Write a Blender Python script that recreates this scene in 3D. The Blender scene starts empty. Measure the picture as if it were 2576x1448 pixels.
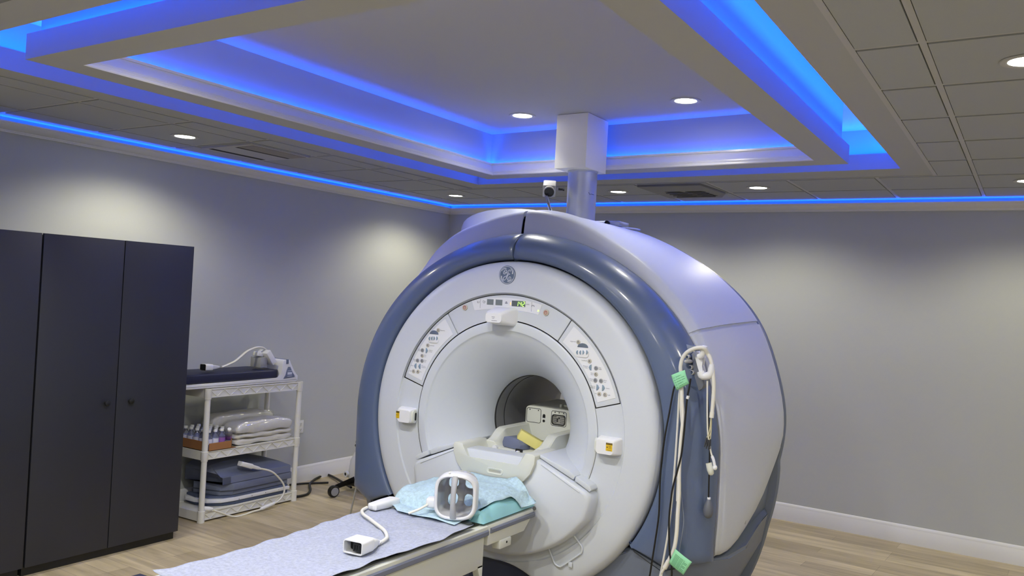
import bpy, bmesh, math, random
from math import sin, cos, pi, radians, sqrt, atan2, hypot
from mathutils import Vector, Matrix

# ------------------------------------------------------------------ scene, camera, light
sc = bpy.context.scene
col = sc.collection
random.seed(7)
sc.view_settings.view_transform = 'Standard'
sc.view_settings.look = 'None'
sc.view_settings.gamma = 1.0
sc.view_settings.use_curve_mapping = False
sc.view_settings.exposure = 0.08
sc.cycles.use_denoising = True
sc.cycles.max_bounces = 10
sc.cycles.diffuse_bounces = 6
sc.cycles.sample_clamp_indirect = 8.0

def camera():
    yaw, pitch, roll = radians(31.30), radians(.383), radians(3.197)
    fwd = Vector((-sin(yaw)*cos(pitch), cos(yaw)*cos(pitch), sin(pitch)))
    r = Vector((cos(yaw), sin(yaw), 0)); u = r.cross(fwd)
    r2 = r*cos(roll) + u*sin(roll); u2 = -r*sin(roll) + u*cos(roll)
    cam = bpy.data.cameras.new('camera'); o = bpy.data.objects.new('camera', cam)
    m = Matrix((r2, u2, -fwd)).transposed().to_4x4()
    m.translation = Vector((0, 0, 1.82)); o.matrix_world = m
    cam.sensor_width = 36; cam.lens = 2167/2576*36; cam.clip_start = .05
    col.objects.link(o); sc.camera = o
camera()

w = bpy.data.worlds.new('world'); sc.world = w; w.use_nodes = True
w.node_tree.nodes['Background'].inputs[0].default_value = (.5, .55, .65, 1)
w.node_tree.nodes['Background'].inputs[1].default_value = .02

BLUE = (.004, .082, 1.0)
WARM = (1.0, .93, .70)
P_SPOT = 40.0          # watts of one downlight
P_TRAY, P_PANEL, P_RECESS, P_COVE = 18.0, 7.0, 6.0, 2.8   # watts per metre of the LED strips

COOL = (1.0, .965, .865)
def strip(name, p, q, power, width=.02, colour=BLUE, tilt=0.):
    """an LED strip lying in a cove between p and q, shining up"""
    p, q = Vector(p), Vector(q); d = q-p; L = d.length
    l = bpy.data.lights.new(name, 'AREA'); l.shape = 'RECTANGLE'
    l.size = L; l.size_y = width; l.energy = power*L; l.color = colour
    o = bpy.data.objects.new(name, l); x = d.normalized(); z = -(Vector((x.y, -x.x, 0))*tilt + Vector((0, 0, 1))).normalized(); y = z.cross(x)
    m = Matrix((x, y, z)).transposed().to_4x4(); m.translation = (p+q)/2; o.matrix_world = m
    col.objects.link(o)
    return o

# ------------------------------------------------------------------ materials
def lin(h):
    h = h.lstrip('#'); c = [int(h[i:i+2], 16)/255 for i in (0, 2, 4)]
    return tuple((x/12.92 if x <= .04045 else ((x+.055)/1.055)**2.4) for x in c)
MATS = {}
def mat(name, h, rough=.5, metal=0., bump=0., bscale=200., var=0., vscale=6., emit=0., spec=.5, alpha=1., trans=0., coat=0.):
    if name in MATS: return MATS[name]
    m = bpy.data.materials.new(name); m.use_nodes = True; nt = m.node_tree; b = nt.nodes['Principled BSDF']
    c = lin(h) if isinstance(h, str) else h
    b.inputs['Base Color'].default_value = (*c, 1); b.inputs['Roughness'].default_value = rough
    b.inputs['Metallic'].default_value = metal; b.inputs['Specular IOR Level'].default_value = spec
    b.inputs['Coat Weight'].default_value = coat; b.inputs['Coat Roughness'].default_value = .12
    if trans: b.inputs['Transmission Weight'].default_value = trans
    if alpha < 1: b.inputs['Alpha'].default_value = alpha
    if emit:
        b.inputs['Emission Color'].default_value = (*c, 1); b.inputs['Emission Strength'].default_value = emit
    tc = nt.nodes.new('ShaderNodeTexCoord')
    if bump:
        n = nt.nodes.new('ShaderNodeTexNoise'); n.inputs['Scale'].default_value = bscale; n.inputs['Detail'].default_value = 4
        nt.links.new(tc.outputs['Object'], n.inputs['Vector'])
        bp = nt.nodes.new('ShaderNodeBump'); bp.inputs['Strength'].default_value = bump; bp.inputs['Distance'].default_value = .002
        nt.links.new(n.outputs['Fac'], bp.inputs['Height']); nt.links.new(bp.outputs['Normal'], b.inputs['Normal'])
    if var:
        n = nt.nodes.new('ShaderNodeTexNoise'); n.inputs['Scale'].default_value = vscale; n.inputs['Detail'].default_value = 5
        nt.links.new(tc.outputs['Object'], n.inputs['Vector'])
        mx = nt.nodes.new('ShaderNodeMix'); mx.data_type = 'RGBA'
        mx.inputs['A'].default_value = (*[x*(1-var) for x in c], 1); mx.inputs['B'].default_value = (*[min(1, x*(1+var)) for x in c], 1)
        nt.links.new(n.outputs['Fac'], mx.inputs['Factor']); nt.links.new(mx.outputs['Result'], b.inputs['Base Color'])
    MATS[name] = m
    return m

def plank_material():
    m = bpy.data.materials.new('wood planks'); m.use_nodes = True; nt = m.node_tree; N = nt.nodes; Lk = nt.links.new
    b = N['Principled BSDF']; tc = N.new('ShaderNodeTexCoord')
    mp = N.new('ShaderNodeMapping'); mp.inputs['Rotation'].default_value = (0, 0, radians(2.9)); Lk(tc.outputs['Object'], mp.inputs['Vector'])
    br = N.new('ShaderNodeTexBrick'); br.offset = .37; br.offset_frequency = 3
    br.inputs['Scale'].default_value = 1; br.inputs['Brick Width'].default_value = 1.22; br.inputs['Row Height'].default_value = .15
    br.inputs['Mortar Size'].default_value = .0012; br.inputs['Mortar Smooth'].default_value = .3
    br.inputs['Color1'].default_value = (*lin('#b0a284'), 1); br.inputs['Color2'].default_value = (*lin('#ccbe9d'), 1)
    br.inputs['Mortar'].default_value = (*lin('#857862'), 1); Lk(mp.outputs['Vector'], br.inputs['Vector'])
    g = N.new('ShaderNodeMapping'); g.inputs['Scale'].default_value = (1.1, 10, 1); Lk(mp.outputs['Vector'], g.inputs['Vector'])
    n1 = N.new('ShaderNodeTexNoise'); n1.inputs['Scale'].default_value = 1.6; n1.inputs['Detail'].default_value = 8; n1.inputs['Distortion'].default_value = .6
    Lk(g.outputs['Vector'], n1.inputs['Vector'])
    r1 = N.new('ShaderNodeValToRGB'); r1.color_ramp.elements[0].position = .3; r1.color_ramp.elements[1].position = .72
    r1.color_ramp.elements[0].color = (.42, .40, .36, 1); r1.color_ramp.elements[1].color = (1.06, 1.04, 1.0, 1)
    Lk(n1.outputs['Fac'], r1.inputs['Fac'])
    g2 = N.new('ShaderNodeMapping'); g2.inputs['Scale'].default_value = (2.2, 9, 1); Lk(mp.outputs['Vector'], g2.inputs['Vector'])
    n2 = N.new('ShaderNodeTexNoise'); n2.inputs['Scale'].default_value = 1.1; n2.inputs['Detail'].default_value = 3
    Lk(g2.outputs['Vector'], n2.inputs['Vector'])
    r2 = N.new('ShaderNodeValToRGB'); r2.color_ramp.elements[0].position = .68; r2.color_ramp.elements[1].position = .80
    r2.color_ramp.elements[0].color = (1, 1, 1, 1); r2.color_ramp.elements[1].color = (.5, .46, .40, 1)
    Lk(n2.outputs['Fac'], r2.inputs['Fac'])
    m1 = N.new('ShaderNodeMix'); m1.data_type = 'RGBA'; m1.blend_type = 'MULTIPLY'; m1.inputs['Factor'].default_value = .6
    Lk(br.outputs['Color'], m1.inputs['A']); Lk(r1.outputs['Color'], m1.inputs['B'])
    m2 = N.new('ShaderNodeMix'); m2.data_type = 'RGBA'; m2.blend_type = 'MULTIPLY'; m2.inputs['Factor'].default_value = .8
    Lk(m1.outputs['Result'], m2.inputs['A']); Lk(r2.outputs['Color'], m2.inputs['B'])
    Lk(m2.outputs['Result'], b.inputs['Base Color']); b.inputs['Roughness'].default_value = .42
    bp = N.new('ShaderNodeBump'); bp.inputs['Strength'].default_value = .12; bp.inputs['Distance'].default_value = .002
    Lk(n1.outputs['Fac'], bp.inputs['Height']); Lk(bp.outputs['Normal'], b.inputs['Normal'])
    return m

M_WALL = mat('grey wall paint', '#b7bbba', .75, bump=.12, bscale=260)
M_CEIL = mat('white ceiling tile', '#a0a4a9', .9, bump=.25, bscale=420)
M_TEE = mat('white ceiling grid', '#aaabad', .5)
M_TRAY = mat('white ceiling paint', '#a2a4a6', .7)
M_TRIM = mat('white gloss trim', '#dcdcdc', .28)
M_BASE = mat('white baseboard paint', '#d9dadb', .4)
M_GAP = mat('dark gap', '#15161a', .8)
M_MW = mat('white scanner plastic', '#c3c9d1', .42, bump=.1, bscale=500)
M_MW2 = mat('pale lavender scanner plastic', '#c4c9d4', .5, bump=.06, bscale=500)
M_MB = mat('slate blue scanner plastic', '#566583', .37, bump=.12, bscale=420, coat=.35)
M_MB2 = mat('slate grey scanner base', '#6b7486', .45, bump=.1, bscale=400)
M_CREAM = mat('cream plastic', '#ced1c9', .45, bump=.05, bscale=300)
M_WP = mat('white plastic', '#dcdee2', .4)
M_BLK = mat('black plastic', '#0d0e10', .45)
M_NAVY = mat('navy vinyl', '#161b38', .5, bump=.2, bscale=300)
M_STEEL = mat('galvanised steel', '#c3c7cd', .42, metal=.85, var=.08, vscale=9)
M_CHROME = mat('chrome', '#b9bcc0', .22, metal=1)
M_WARD = mat('anthracite laminate', '#25272f', .5, bump=.05, bscale=300)
M_WARD2 = mat('black laminate', '#16171b', .45)
M_CABLE = mat('off white cable', '#d9d8d0', .5)
M_BCABLE = mat('black cable', '#0a0a0c', .5)
M_GREYF = mat('grey blue foam', '#697189', .75, bump=.2, bscale=350)
M_RED = mat('red print', '#a0524e', .5)
M_INK = mat('grey print', '#4a5060', .6)
M_YEL = mat('yellow label', '#d9b41c', .5)
M_GREEN = mat('green paper', '#8fd3a4', .8)

# ------------------------------------------------------------------ mesh builder
def V(*a): return Vector(a)
class MB:
    def __init__(s): s.bm = bmesh.new()
    def face(s, vs, m=0):
        try:
            f = s.bm.faces.new(vs); f.material_index = m; return f
        except ValueError: return None
    def poly(s, pts, m=0): return s.face([s.bm.verts.new(p) for p in pts], m)
    def box(s, a, b, m=0, bev=0., seg=2):
        a, b = Vector(a), Vector(b)
        r = bmesh.ops.create_cube(s.bm, size=1, matrix=Matrix.Translation((a+b)/2) @ Matrix.Diagonal((*(b-a), 1)))
        return s._fin(r['verts'], m, bev, seg)
    def _fin(s, vs, m, bev, seg=2):
        fs = set(f for v in vs for f in v.link_faces)
        for f in fs: f.material_index = m
        if bev:
            es = list(set(e for v in vs for e in v.link_edges))
            bmesh.ops.bevel(s.bm, geom=es, offset=bev, segments=seg, affect='EDGES', profile=.5, clamp_overlap=True, material=m)
        return vs
    def obox(s, c, sx, sy, sz, rot=None, m=0, bev=0., seg=2):
        """box centred on c with an orientation matrix / z angle"""
        R = rot.to_4x4() if isinstance(rot, Matrix) else Matrix.Rotation(rot or 0, 4, 'Z')
        r = bmesh.ops.create_cube(s.bm, size=1, matrix=Matrix.Translation(c) @ R @ Matrix.Diagonal((sx, sy, sz, 1)))
        return s._fin(r['verts'], m, bev, seg)
    def grid(s, P, m=0, cu=False, cv=False, flip=False):
        """P[i][j] points; cu closes i, cv closes j"""
        vs = [[s.bm.verts.new(p) for p in row] for row in P]
        nu, nv = len(vs), len(vs[0])
        for i in range(nu if cu else nu-1):
            for j in range(nv if cv else nv-1):
                q = [vs[i][j], vs[(i+1) % nu][j], vs[(i+1) % nu][(j+1) % nv], vs[i][(j+1) % nv]]
                if flip: q.reverse()
                s.face(q, m)
        return vs
    def cap(s, vs, m=0): return s.face(vs, m)
    def tube(s, pts, r, n=8, m=0, closed=False, caps=True, radii=None, flat=1.0, up=None):
        pts = [Vector(p) for p in pts]; k = len(pts); P = []; prev = None
        for i, p in enumerate(pts):
            a = pts[(i-1) % k] if (closed or i > 0) else p; b = pts[(i+1) % k] if (closed or i < k-1) else p
            t = (b-a).normalized()
            if up is not None: x = Vector(up) - t*t.dot(Vector(up))
            elif prev is None: x = Vector((0, 0, 1)) - t*t.z if abs(t.z) < .95 else Vector((1, 0, 0)) - t*t.x
            else: x = prev - t*t.dot(prev)
            x.normalize(); prev = x; y = t.cross(x); rr = radii[i] if radii else r
            P.append([p + (x*cos(2*pi*j/n) + y*sin(2*pi*j/n)*flat)*rr for j in range(n)])
        vs = s.grid(P, m, cu=closed, cv=True)
        if caps and not closed: s.cap(vs[0][::-1], m); s.cap(vs[-1], m)
        return vs
    def cyl(s, a, b, r, n=24, m=0, r2=None):
        return s.tube([a, b], r, n, m, radii=[r, r if r2 is None else r2])
    def lathe(s, prof, o, axis=(0, 0, 1), n=32, m=0, caps=False):
        """prof (radius, height along axis) about o"""
        t = Vector(axis).normalized(); x = t.orthogonal().normalized(); y = t.cross(x); o = Vector(o)
        P = [[o + t*h + (x*cos(2*pi*j/n) + y*sin(2*pi*j/n))*r for j in range(n)] for r, h in prof]
        vs = s.grid(P, m, cv=True)
        if caps: s.cap(vs[0][::-1], m); s.cap(vs[-1], m)
        return vs
    def prism(s, poly, fn, d0, d1, m=0, bev=0., seg=2):
        """2D polygon extruded; fn(u,v,d)->point"""
        a = [s.bm.verts.new(fn(u, v, d0)) for u, v in poly]; b = [s.bm.verts.new(fn(u, v, d1)) for u, v in poly]
        n = len(poly); s.face(a[::-1], m); s.face(b, m)
        for i in range(n): s.face([a[i], a[(i+1) % n], b[(i+1) % n], b[i]], m)
        if bev:
            es = list(set(e for v in a+b for e in v.link_edges))
            bmesh.ops.bevel(s.bm, geom=es, offset=bev, segments=seg, affect='EDGES', profile=.5, clamp_overlap=True, material=m)
        return a, b
    def ellip(s, c, rx, ry, rz, m=0, rot=None, u=20, v=12):
        R = rot.to_4x4() if isinstance(rot, Matrix) else Matrix.Rotation(rot or 0, 4, 'Z')
        r = bmesh.ops.create_uvsphere(s.bm, u_segments=u, v_segments=v, radius=1, matrix=Matrix.Translation(c) @ R @ Matrix.Diagonal((rx, ry, rz, 1)))
        return s._fin(r['verts'], m, 0)
    def text(s, body, size, fn, m=0, align='CENTER', lift=0.):
        """flat lettering; fn(u,v)->point"""
        c = bpy.data.curves.new('lettering', 'FONT'); c.body = body; c.size = size; c.align_x = align; c.align_y = 'CENTER'; c.resolution_u = 2
        o = bpy.data.objects.new('lettering', c); col.objects.link(o)
        me = o.evaluated_get(bpy.context.evaluated_depsgraph_get()).to_mesh()
        vs = [s.bm.verts.new(fn(v.co.x, v.co.y)) for v in me.vertices]
        for p in me.polygons: s.face([vs[i] for i in p.vertices], m)
        o.evaluated_get(bpy.context.evaluated_depsgraph_get()).to_mesh_clear()
        bpy.data.objects.remove(o); bpy.data.curves.remove(c)
    def done(s, name, mats, parent=None, ang=35, fix=True, label=None, origin=None):
        if fix: bmesh.ops.recalc_face_normals(s.bm, faces=s.bm.faces)
        me = bpy.data.meshes.new(name)
        off = Vector(parent.get('_o', (0, 0, 0))) if parent else Vector(origin or (0, 0, 0))
        if off.length: bmesh.ops.translate(s.bm, verts=s.bm.verts, vec=-off)
        s.bm.to_mesh(me); s.bm.free()
        for x in (mats if isinstance(mats, (list, tuple)) else [mats]): me.materials.append(x)
        me.polygons.foreach_set('use_smooth', [True]*len(me.polygons)); me.set_sharp_from_angle(angle=radians(ang))
        o = bpy.data.objects.new(name, me); col.objects.link(o)
        if parent:
            o['_o'] = list(parent['_o'])           # parts of one thing are all written in the thing's own frame
            o.parent = parent
        else: o.location = off; o['_o'] = list(off)
        if label: o['label'] = label
        return o

def thing(name, label, cat, loc, group=None):
    o = bpy.data.objects.new(name, None); o.empty_display_size = .05; o.location = loc; col.objects.link(o)
    o['_o'] = list(loc); o['label'] = label; o['category'] = cat
    if group: o['group'] = group
    return o
def tag(o, label, cat, group=None):
    o['label'] = label; o['category'] = cat
    if group: o['group'] = group
    return o
def struct(o): o['kind'] = 'structure'; return o
def copy_thing(root, loc, label, rotz=0.):
    r = root.copy(); col.objects.link(r); r.location = loc; r.rotation_euler = (0, 0, rotz); r['label'] = label
    for ch in list(root.children):
        c = ch.copy(); col.objects.link(c); c.parent = r
        for g in list(ch.children):
            d = g.copy(); col.objects.link(d); d.parent = c
    return r
def smooth(pts, n=6):
    """Catmull-Rom through pts"""
    p = [Vector(q) for q in pts]; p = [p[0]*2-p[1]] + p + [p[-1]*2-p[-2]]; out = []
    for i in range(1, len(p)-2):
        for k in range(n):
            t = k/n; a, b, c, d = p[i-1], p[i], p[i+1], p[i+2]
            out.append(.5*((2*b) + (c-a)*t + (2*a-5*b+4*c-d)*t*t + (3*b-a-3*c+d)*t**3))
    out.append(p[-2]); return out
def lerp(tab, x):
    if x <= tab[0][0]: return tab[0][1]
    for (a, p), (b, q) in zip(tab, tab[1:]):
        if x <= b:
            t = (x-a)/(b-a); return p + (q-p)*t
    return tab[-1][1]
def slerp(tab, x):
    """smooth (Catmull-Rom) table lookup"""
    if x <= tab[0][0]: return tab[0][1]
    if x >= tab[-1][0]: return tab[-1][1]
    for i in range(len(tab)-1):
        if x <= tab[i+1][0]:
            a = tab[max(i-1, 0)]; b = tab[i]; c = tab[i+1]; d = tab[min(i+2, len(tab)-1)]
            h = c[0]-b[0]; t = (x-b[0])/h
            m0 = (c[1]-a[1])/(c[0]-a[0])*h; m1 = (d[1]-b[1])/(d[0]-b[0])*h
            return (2*t**3-3*t*t+1)*b[1] + (t**3-2*t*t+t)*m0 + (-2*t**3+3*t*t)*c[1] + (t**3-t*t)*m1
def rrect(cx, cy, w, h, r, n=5):
    out = []
    for (sx, sy, a0) in ((1, 1, 0), (-1, 1, 90), (-1, -1, 180), (1, -1, 270)):
        for k in range(n+1):
            a = radians(a0 + 90*k/n); out.append((cx + sx*(w/2-r) + r*cos(a), cy + sy*(h/2-r) + r*sin(a)))
    return out

# ------------------------------------------------------------------ the room
XL, XR, YF = -5.655, 2.3, -1.9
def yb(x): return 7.56 - .0548*x            # the back wall runs a little off square
ZC = 2.7605
def sk(x, v): return v - .05*(x+2.6)        # ceiling rows run a little off square too

def quad_obj(name, pts, m): b = MB(); b.poly(pts); return struct(b.done(name, m, fix=False))
quad_obj('floor', [(XL-.1, YF-.1, 0), (XR+.1, YF-.1, 0), (XR+.1, yb(XR)+.1, 0), (XL-.1, yb(XL)+.1, 0)], plank_material())
H = 3.15
def wall(name, p, q, t):
    b = MB(); d = (Vector(q)-Vector(p)).normalized(); n = Vector((-d.y, d.x))*t
    b.prism([tuple(p), tuple(q), (q[0]+n.x, q[1]+n.y), (p[0]+n.x, p[1]+n.y)], lambda u, v, z: V(u, v, z), 0, H)
    return struct(b.done(name, M_WALL))
wall('wall_left', (XL, YF), (XL, yb(XL)), .12)
wall('wall_back', (XL-.12, yb(XL-.12)), (XR, yb(XR)), .12)
wall('wall_right', (XR, yb(XR)), (XR, YF), .12)
wall('wall_front', (XR, YF), (XL, YF), .12)

def sweep(b, prof, path, closed=False, m=0):
    """prof (offset to the left of the path, z) along a 2D path with mitred corners"""
    n = len(path); P = []
    for i in range(n):
        p = Vector(path[i]); a = Vector(path[(i-1) % n]) if (closed or i) else None; c = Vector(path[(i+1) % n]) if (closed or i < n-1) else None
        d1 = (p-a).normalized() if a is not None else (c-p).normalized(); d2 = (c-p).normalized() if c is not None else d1
        n1, n2 = Vector((-d1.y, d1.x)), Vector((-d2.y, d2.x)); k = (n1+n2)/(1+n1.dot(n2))
        P.append([V(p.x+k.x*o, p.y+k.y*o, z) for o, z in prof])
    return b.grid(P, m, cu=closed)
# baseboards (offset is into the room: walls run clockwise seen from inside, so the room lies to the right -> negative)
BB = [(0, 0), (-.016, 0), (-.016, .112), (-.012, .118), (-.012, .124), (-.006, .142), (0, .147)]
for nm, pa in (('baseboard_left', [(XL, YF), (XL, yb(XL))]), ('baseboard_back', [(XL, yb(XL)), (XR, yb(XR))]), ('baseboard_right', [(XR, yb(XR)), (XR, YF)])):
    b = MB(); sweep(b, BB, pa); struct(b.done(nm, M_BASE))
# crown moulding with the lighting trough behind its lip
CR = [(0, 2.668), (-.012, 2.668), (-.014, 2.676), (-.018, 2.677), (-.020, 2.684), (-.026, 2.686), (-.034, 2.690), (-.050, 2.700), (-.062, 2.712), (-.068, 2.722), (-.076, 2.723), (-.078, 2.732), (-.070, 2.733), (-.066, 2.716), (-.012, 2.696), (0, 2.696)]
for i, pa in enumerate(([(XL, YF), (XL, yb(XL))], [(XL, yb(XL)), (XR, yb(XR))], [(XR, yb(XR)), (XR, YF)])):
    b = MB(); sweep(b, CR, pa); struct(b.done('trim_%d' % (i+1), M_TRIM))

# ---- suspended ceiling: tees, tiles with a shadow gap, plaster borders
TRAY = [(-4.276, 1.89), (-4.228, 6.285), (-.777, 5.984), (-.778, 1.725)]      # opening of the tray
STRIP = [(-4.43, 1.72), (-4.41, 6.49), (-.605, 6.295), (-.605, 1.53)]         # outer edge of the plaster border round the tray
ROWS = [3.34 + .617*k for k in range(-9, 7)]
COLS = [-5.235, -4.63, -4.02, -3.42, -2.81, -2.20, -1.585, -.975, -.371, .239, .849, 1.459, 2.069]
b = MB()
# slab above the tiles, with a hole for the tray
def ring(b, inner, outer, z0, z1, m):
    n = len(inner)
    for i in range(n):
        j = (i+1) % n
        b.poly([(*inner[i], z0), (*inner[j], z0), (*outer[j], z1), (*outer[i], z1)], m)
OUT = [(XL-.05, YF-.05), (XL-.05, yb(XL)+.05), (XR+.05, yb(XR)+.05), (XR+.05, YF-.05)]
ring(b, TRAY, OUT, ZC+.012, ZC+.012, 1)
ring(b, TRAY, STRIP, ZC, ZC, 2)
ring(b, STRIP, STRIP, ZC, ZC+.012, 2)
PX = XL+.165                                                                   # inner edge of the plain strip along the walls
def inb(x, y, e=.0): return -4.43+e < x < -.605-e and 1.6+e < y < sk(x, 6.41)-e
def tile(x0, x1, v0, v1):
    g = .004; xm = (x0+x1)/2; pts = [(x0+g, sk(x0, v0)+g), (x1-g, sk(x1, v0)+g), (x1-g, sk(x1, v1)-g), (x0+g, sk(x0, v1)-g)]
    b.prism(pts, lambda u, v, z: V(u, v, z), ZC-.005, ZC+.010, 0)
TE = .012
xs = [-5.49] + COLS + [2.2]; vs = ROWS
for i in range(len(xs)-1):
    for j in range(len(vs)):
        x0, x1 = xs[i]+TE, xs[i+1]-TE
        v0 = vs[j]+TE; v1 = (vs[j+1] if j < len(vs)-1 else yb(xs[i])-.16 + .05*(xs[i]+2.6))-TE
        if v1-v0 < .03 or sk(x0, v0) < YF: continue
        segs = [(x0, x1, v0, v1)]
        if v0 < 6.40 and sk(x0, v1) > 1.6 and x1 > -4.42 and x0 < -.605:       # cut by the tray border
            segs = []
            if x0 < -4.47: segs.append((x0, -4.435, v0, v1))
            if x1 > -.58: segs.append((-.592, x1, v0, v1))
            if v0 < 1.6 < v1 - .1 and not segs: segs.append((x0, x1, v0, 1.45))
        for sg in segs:
            if sg[1]-sg[0] > .03: tile(*sg)
def tee(p, q, wd=.024, z=0.):
    p, q = Vector(p), Vector(q); d = (q-p).normalized(); n = Vector((-d.y, d.x))*wd/2
    b.prism([tuple(p+n), tuple(p-n), tuple(q-n), tuple(q+n)], lambda u, v, z: V(u, v, z), ZC-.0015+z, ZC+.011, 1)
for x in COLS:
    if -4.43 < x < -.6:
        tee((x, sk(x, 6.425)), (x, yb(x)-.12)); tee((x, YF), (x, 1.45))
    else: tee((x, YF), (x, yb(x)-.12))
tee((-.605, 1.5), (-.605, 6.30)); tee((-4.43, 1.72), (-4.41, 6.49), .012)
for v in ROWS:
    if v > 6.4: tee((XL+.14, sk(XL, v)), (XR-.05, sk(XR, v)), z=.0006)
    elif v > 1.5:
        tee((XL+.14, sk(XL, v)), (-4.43, sk(-4.43, v)), .02, z=.0006); tee((-.605, sk(-.605, v)), (XR-.05, sk(XR, v)), .02, z=.0006)
    else: tee((XL+.14, sk(XL, v)), (XR-.05, sk(XR, v)), z=.0006)
# plain strip along the walls, lit by the cove, with the small angle that ends it
W4 = [(XL, YF), (XL, yb(XL)), (XR, yb(XR)), (XR, YF)]
sweep(b, [(0, ZC+.001), (-.150, ZC+.001)], W4, m=2)
sweep(b, [(-.150, ZC+.001), (-.150, ZC-.0005), (-.164, ZC-.0005), (-.164, ZC+.008)], W4, m=1)
struct(b.done('ceiling', [M_CEIL, M_TEE, M_TRAY], ang=20))

# ---- the tray: fascia, trough, wall, top
def inset(poly, o):
    n = len(poly); out = []
    for i in range(n):
        p, a, c = Vector(poly[i]), Vector(poly[i-1]), Vector(poly[(i+1) % n]); d1, d2 = (p-a).normalized(), (c-p).normalized()
        n1, n2 = Vector((-d1.y, d1.x)), Vector((-d2.y, d2.x)); k = (n1+n2)/(1+n1.dot(n2)); out.append((p.x+k.x*o, p.y+k.y*o))
    return out
# all loops run clockwise seen from above, so a positive offset is outward
b = MB()
sweep(b, [(0, ZC), (0, 2.864), (.018, 2.864), (.018, 2.80), (.135, 2.80), (.135, 3.05)], TRAY, closed=True)
T2 = inset(TRAY, .135)
OPEN = [(-3.538, 2.175), (-3.514, 5.413), (-1.145, 5.207), (-1.138, 2.05)]       # opening in the floating panel
BOXO = inset(OPEN, .125)
ring(b, BOXO, T2, 3.05, 3.05, 0)
struct(b.done('ceiling_tray', M_TRAY, ang=20))
for i in range(4):
    p, q = inset(TRAY, .085)[i], inset(TRAY, .085)[(i+1) % 4]
    strip('tray_light_strip', (*p, 2.845), (*q, 2.845), P_TRAY, tilt=.7)
# ---- the floating panel: a frame with a crown on its inner edge and troughs on both sides
b = MB()
sweep(b, [(0, 2.697), (.165, 2.697), (.165, 2.806), (.150, 2.806), (.150, 2.74), (.125, 2.74), (.125, 3.06)], OPEN, closed=True)
sweep(b, [(.105, 3.03), (.105, 2.745), (.078, 2.745), (.078, 2.79)], OPEN, closed=True)
b.poly([(*p, 3.03) for p in inset(OPEN, .11)])
struct(b.done('ceiling_panel', M_TRAY, ang=20))
b = MB()
sweep(b, [(.003, 2.697), (.0, 2.703), (.003, 2.712), (.008, 2.714), (.008, 2.722), (.015, 2.725), (.017, 2.733), (.024, 2.736), (.030, 2.746), (.042, 2.760), (.052, 2.775), (.057, 2.785), (.052, 2.787), (.054, 2.800), (.066, 2.802), (.078, 2.800), (.078, 2.697)], OPEN, closed=True)
struct(b.done('trim_4', M_TRIM, ang=30))
for i in range(4):
    q4 = inset(OPEN, .138); strip('panel_light_strip', (*q4[i], 2.780), (*q4[(i+1) % 4], 2.780), P_PANEL, .016)
    q4 = inset(OPEN, .091); strip('recess_light_strip', (*q4[i], 2.775), (*q4[(i+1) % 4], 2.775), P_RECESS, .016)
q4 = [(XL+.030, YF+.1), (XL+.030, yb(XL)-.030), (XR-.030, yb(XR)-.030), (XR-.030, YF+.1)]
for i in range(3): strip('cove_light_strip', (*q4[i], 2.7285), (*q4[i+1], 2.7285), P_COVE, .02, tilt=.8)

# ---- boxed chase round the steel vent pipe
b = MB()
b.prism([(-2.785, 5.04), (-2.545, 5.02), (-2.545, 5.33), (-2.785, 5.35)], lambda u, v, z: V(u, v, z), 2.672, 3.028)
struct(b.done('ceiling_chase', mat('bright white paint', '#e2e2de', .6), ang=20))

# ---- recessed downlights
def downlight(loc, label, first=[], k=1., cone=152):
    if not first:
        t = thing('recessed_downlight', label, 'ceiling light', loc, 'recessed round downlights'); o = V(*loc)
        b = MB(); b.lathe([(.092, 0), (.090, -.004), (.080, -.006), (.066, -.003), (.064, .004)], o, n=40); b.done('trim_ring', M_TEE, t)
        b = MB(); b.lathe([(.0001, -.001), (.03, -.001), (.064, -.0005)], o, n=40)
        b.done('lens', mat('lit lens', (1.0, .97, .86), .5, emit=45), t)
        first.append(t)
    else: t = copy_thing(first[0], loc, label)
    l = bpy.data.lights.new('downlight_beam', 'SPOT'); l.energy = P_SPOT*k; l.color = WARM if loc[1] > 3 and loc[2] < 3 else COOL; l.spot_size = radians(cone); l.spot_blend = .55; l.shadow_soft_size = .06
    lo = bpy.data.objects.new('downlight_beam', l); lo.location = (loc[0], loc[1], loc[2]-.03); col.objects.link(lo)
    return t
zc = ZC-.0055
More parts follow.
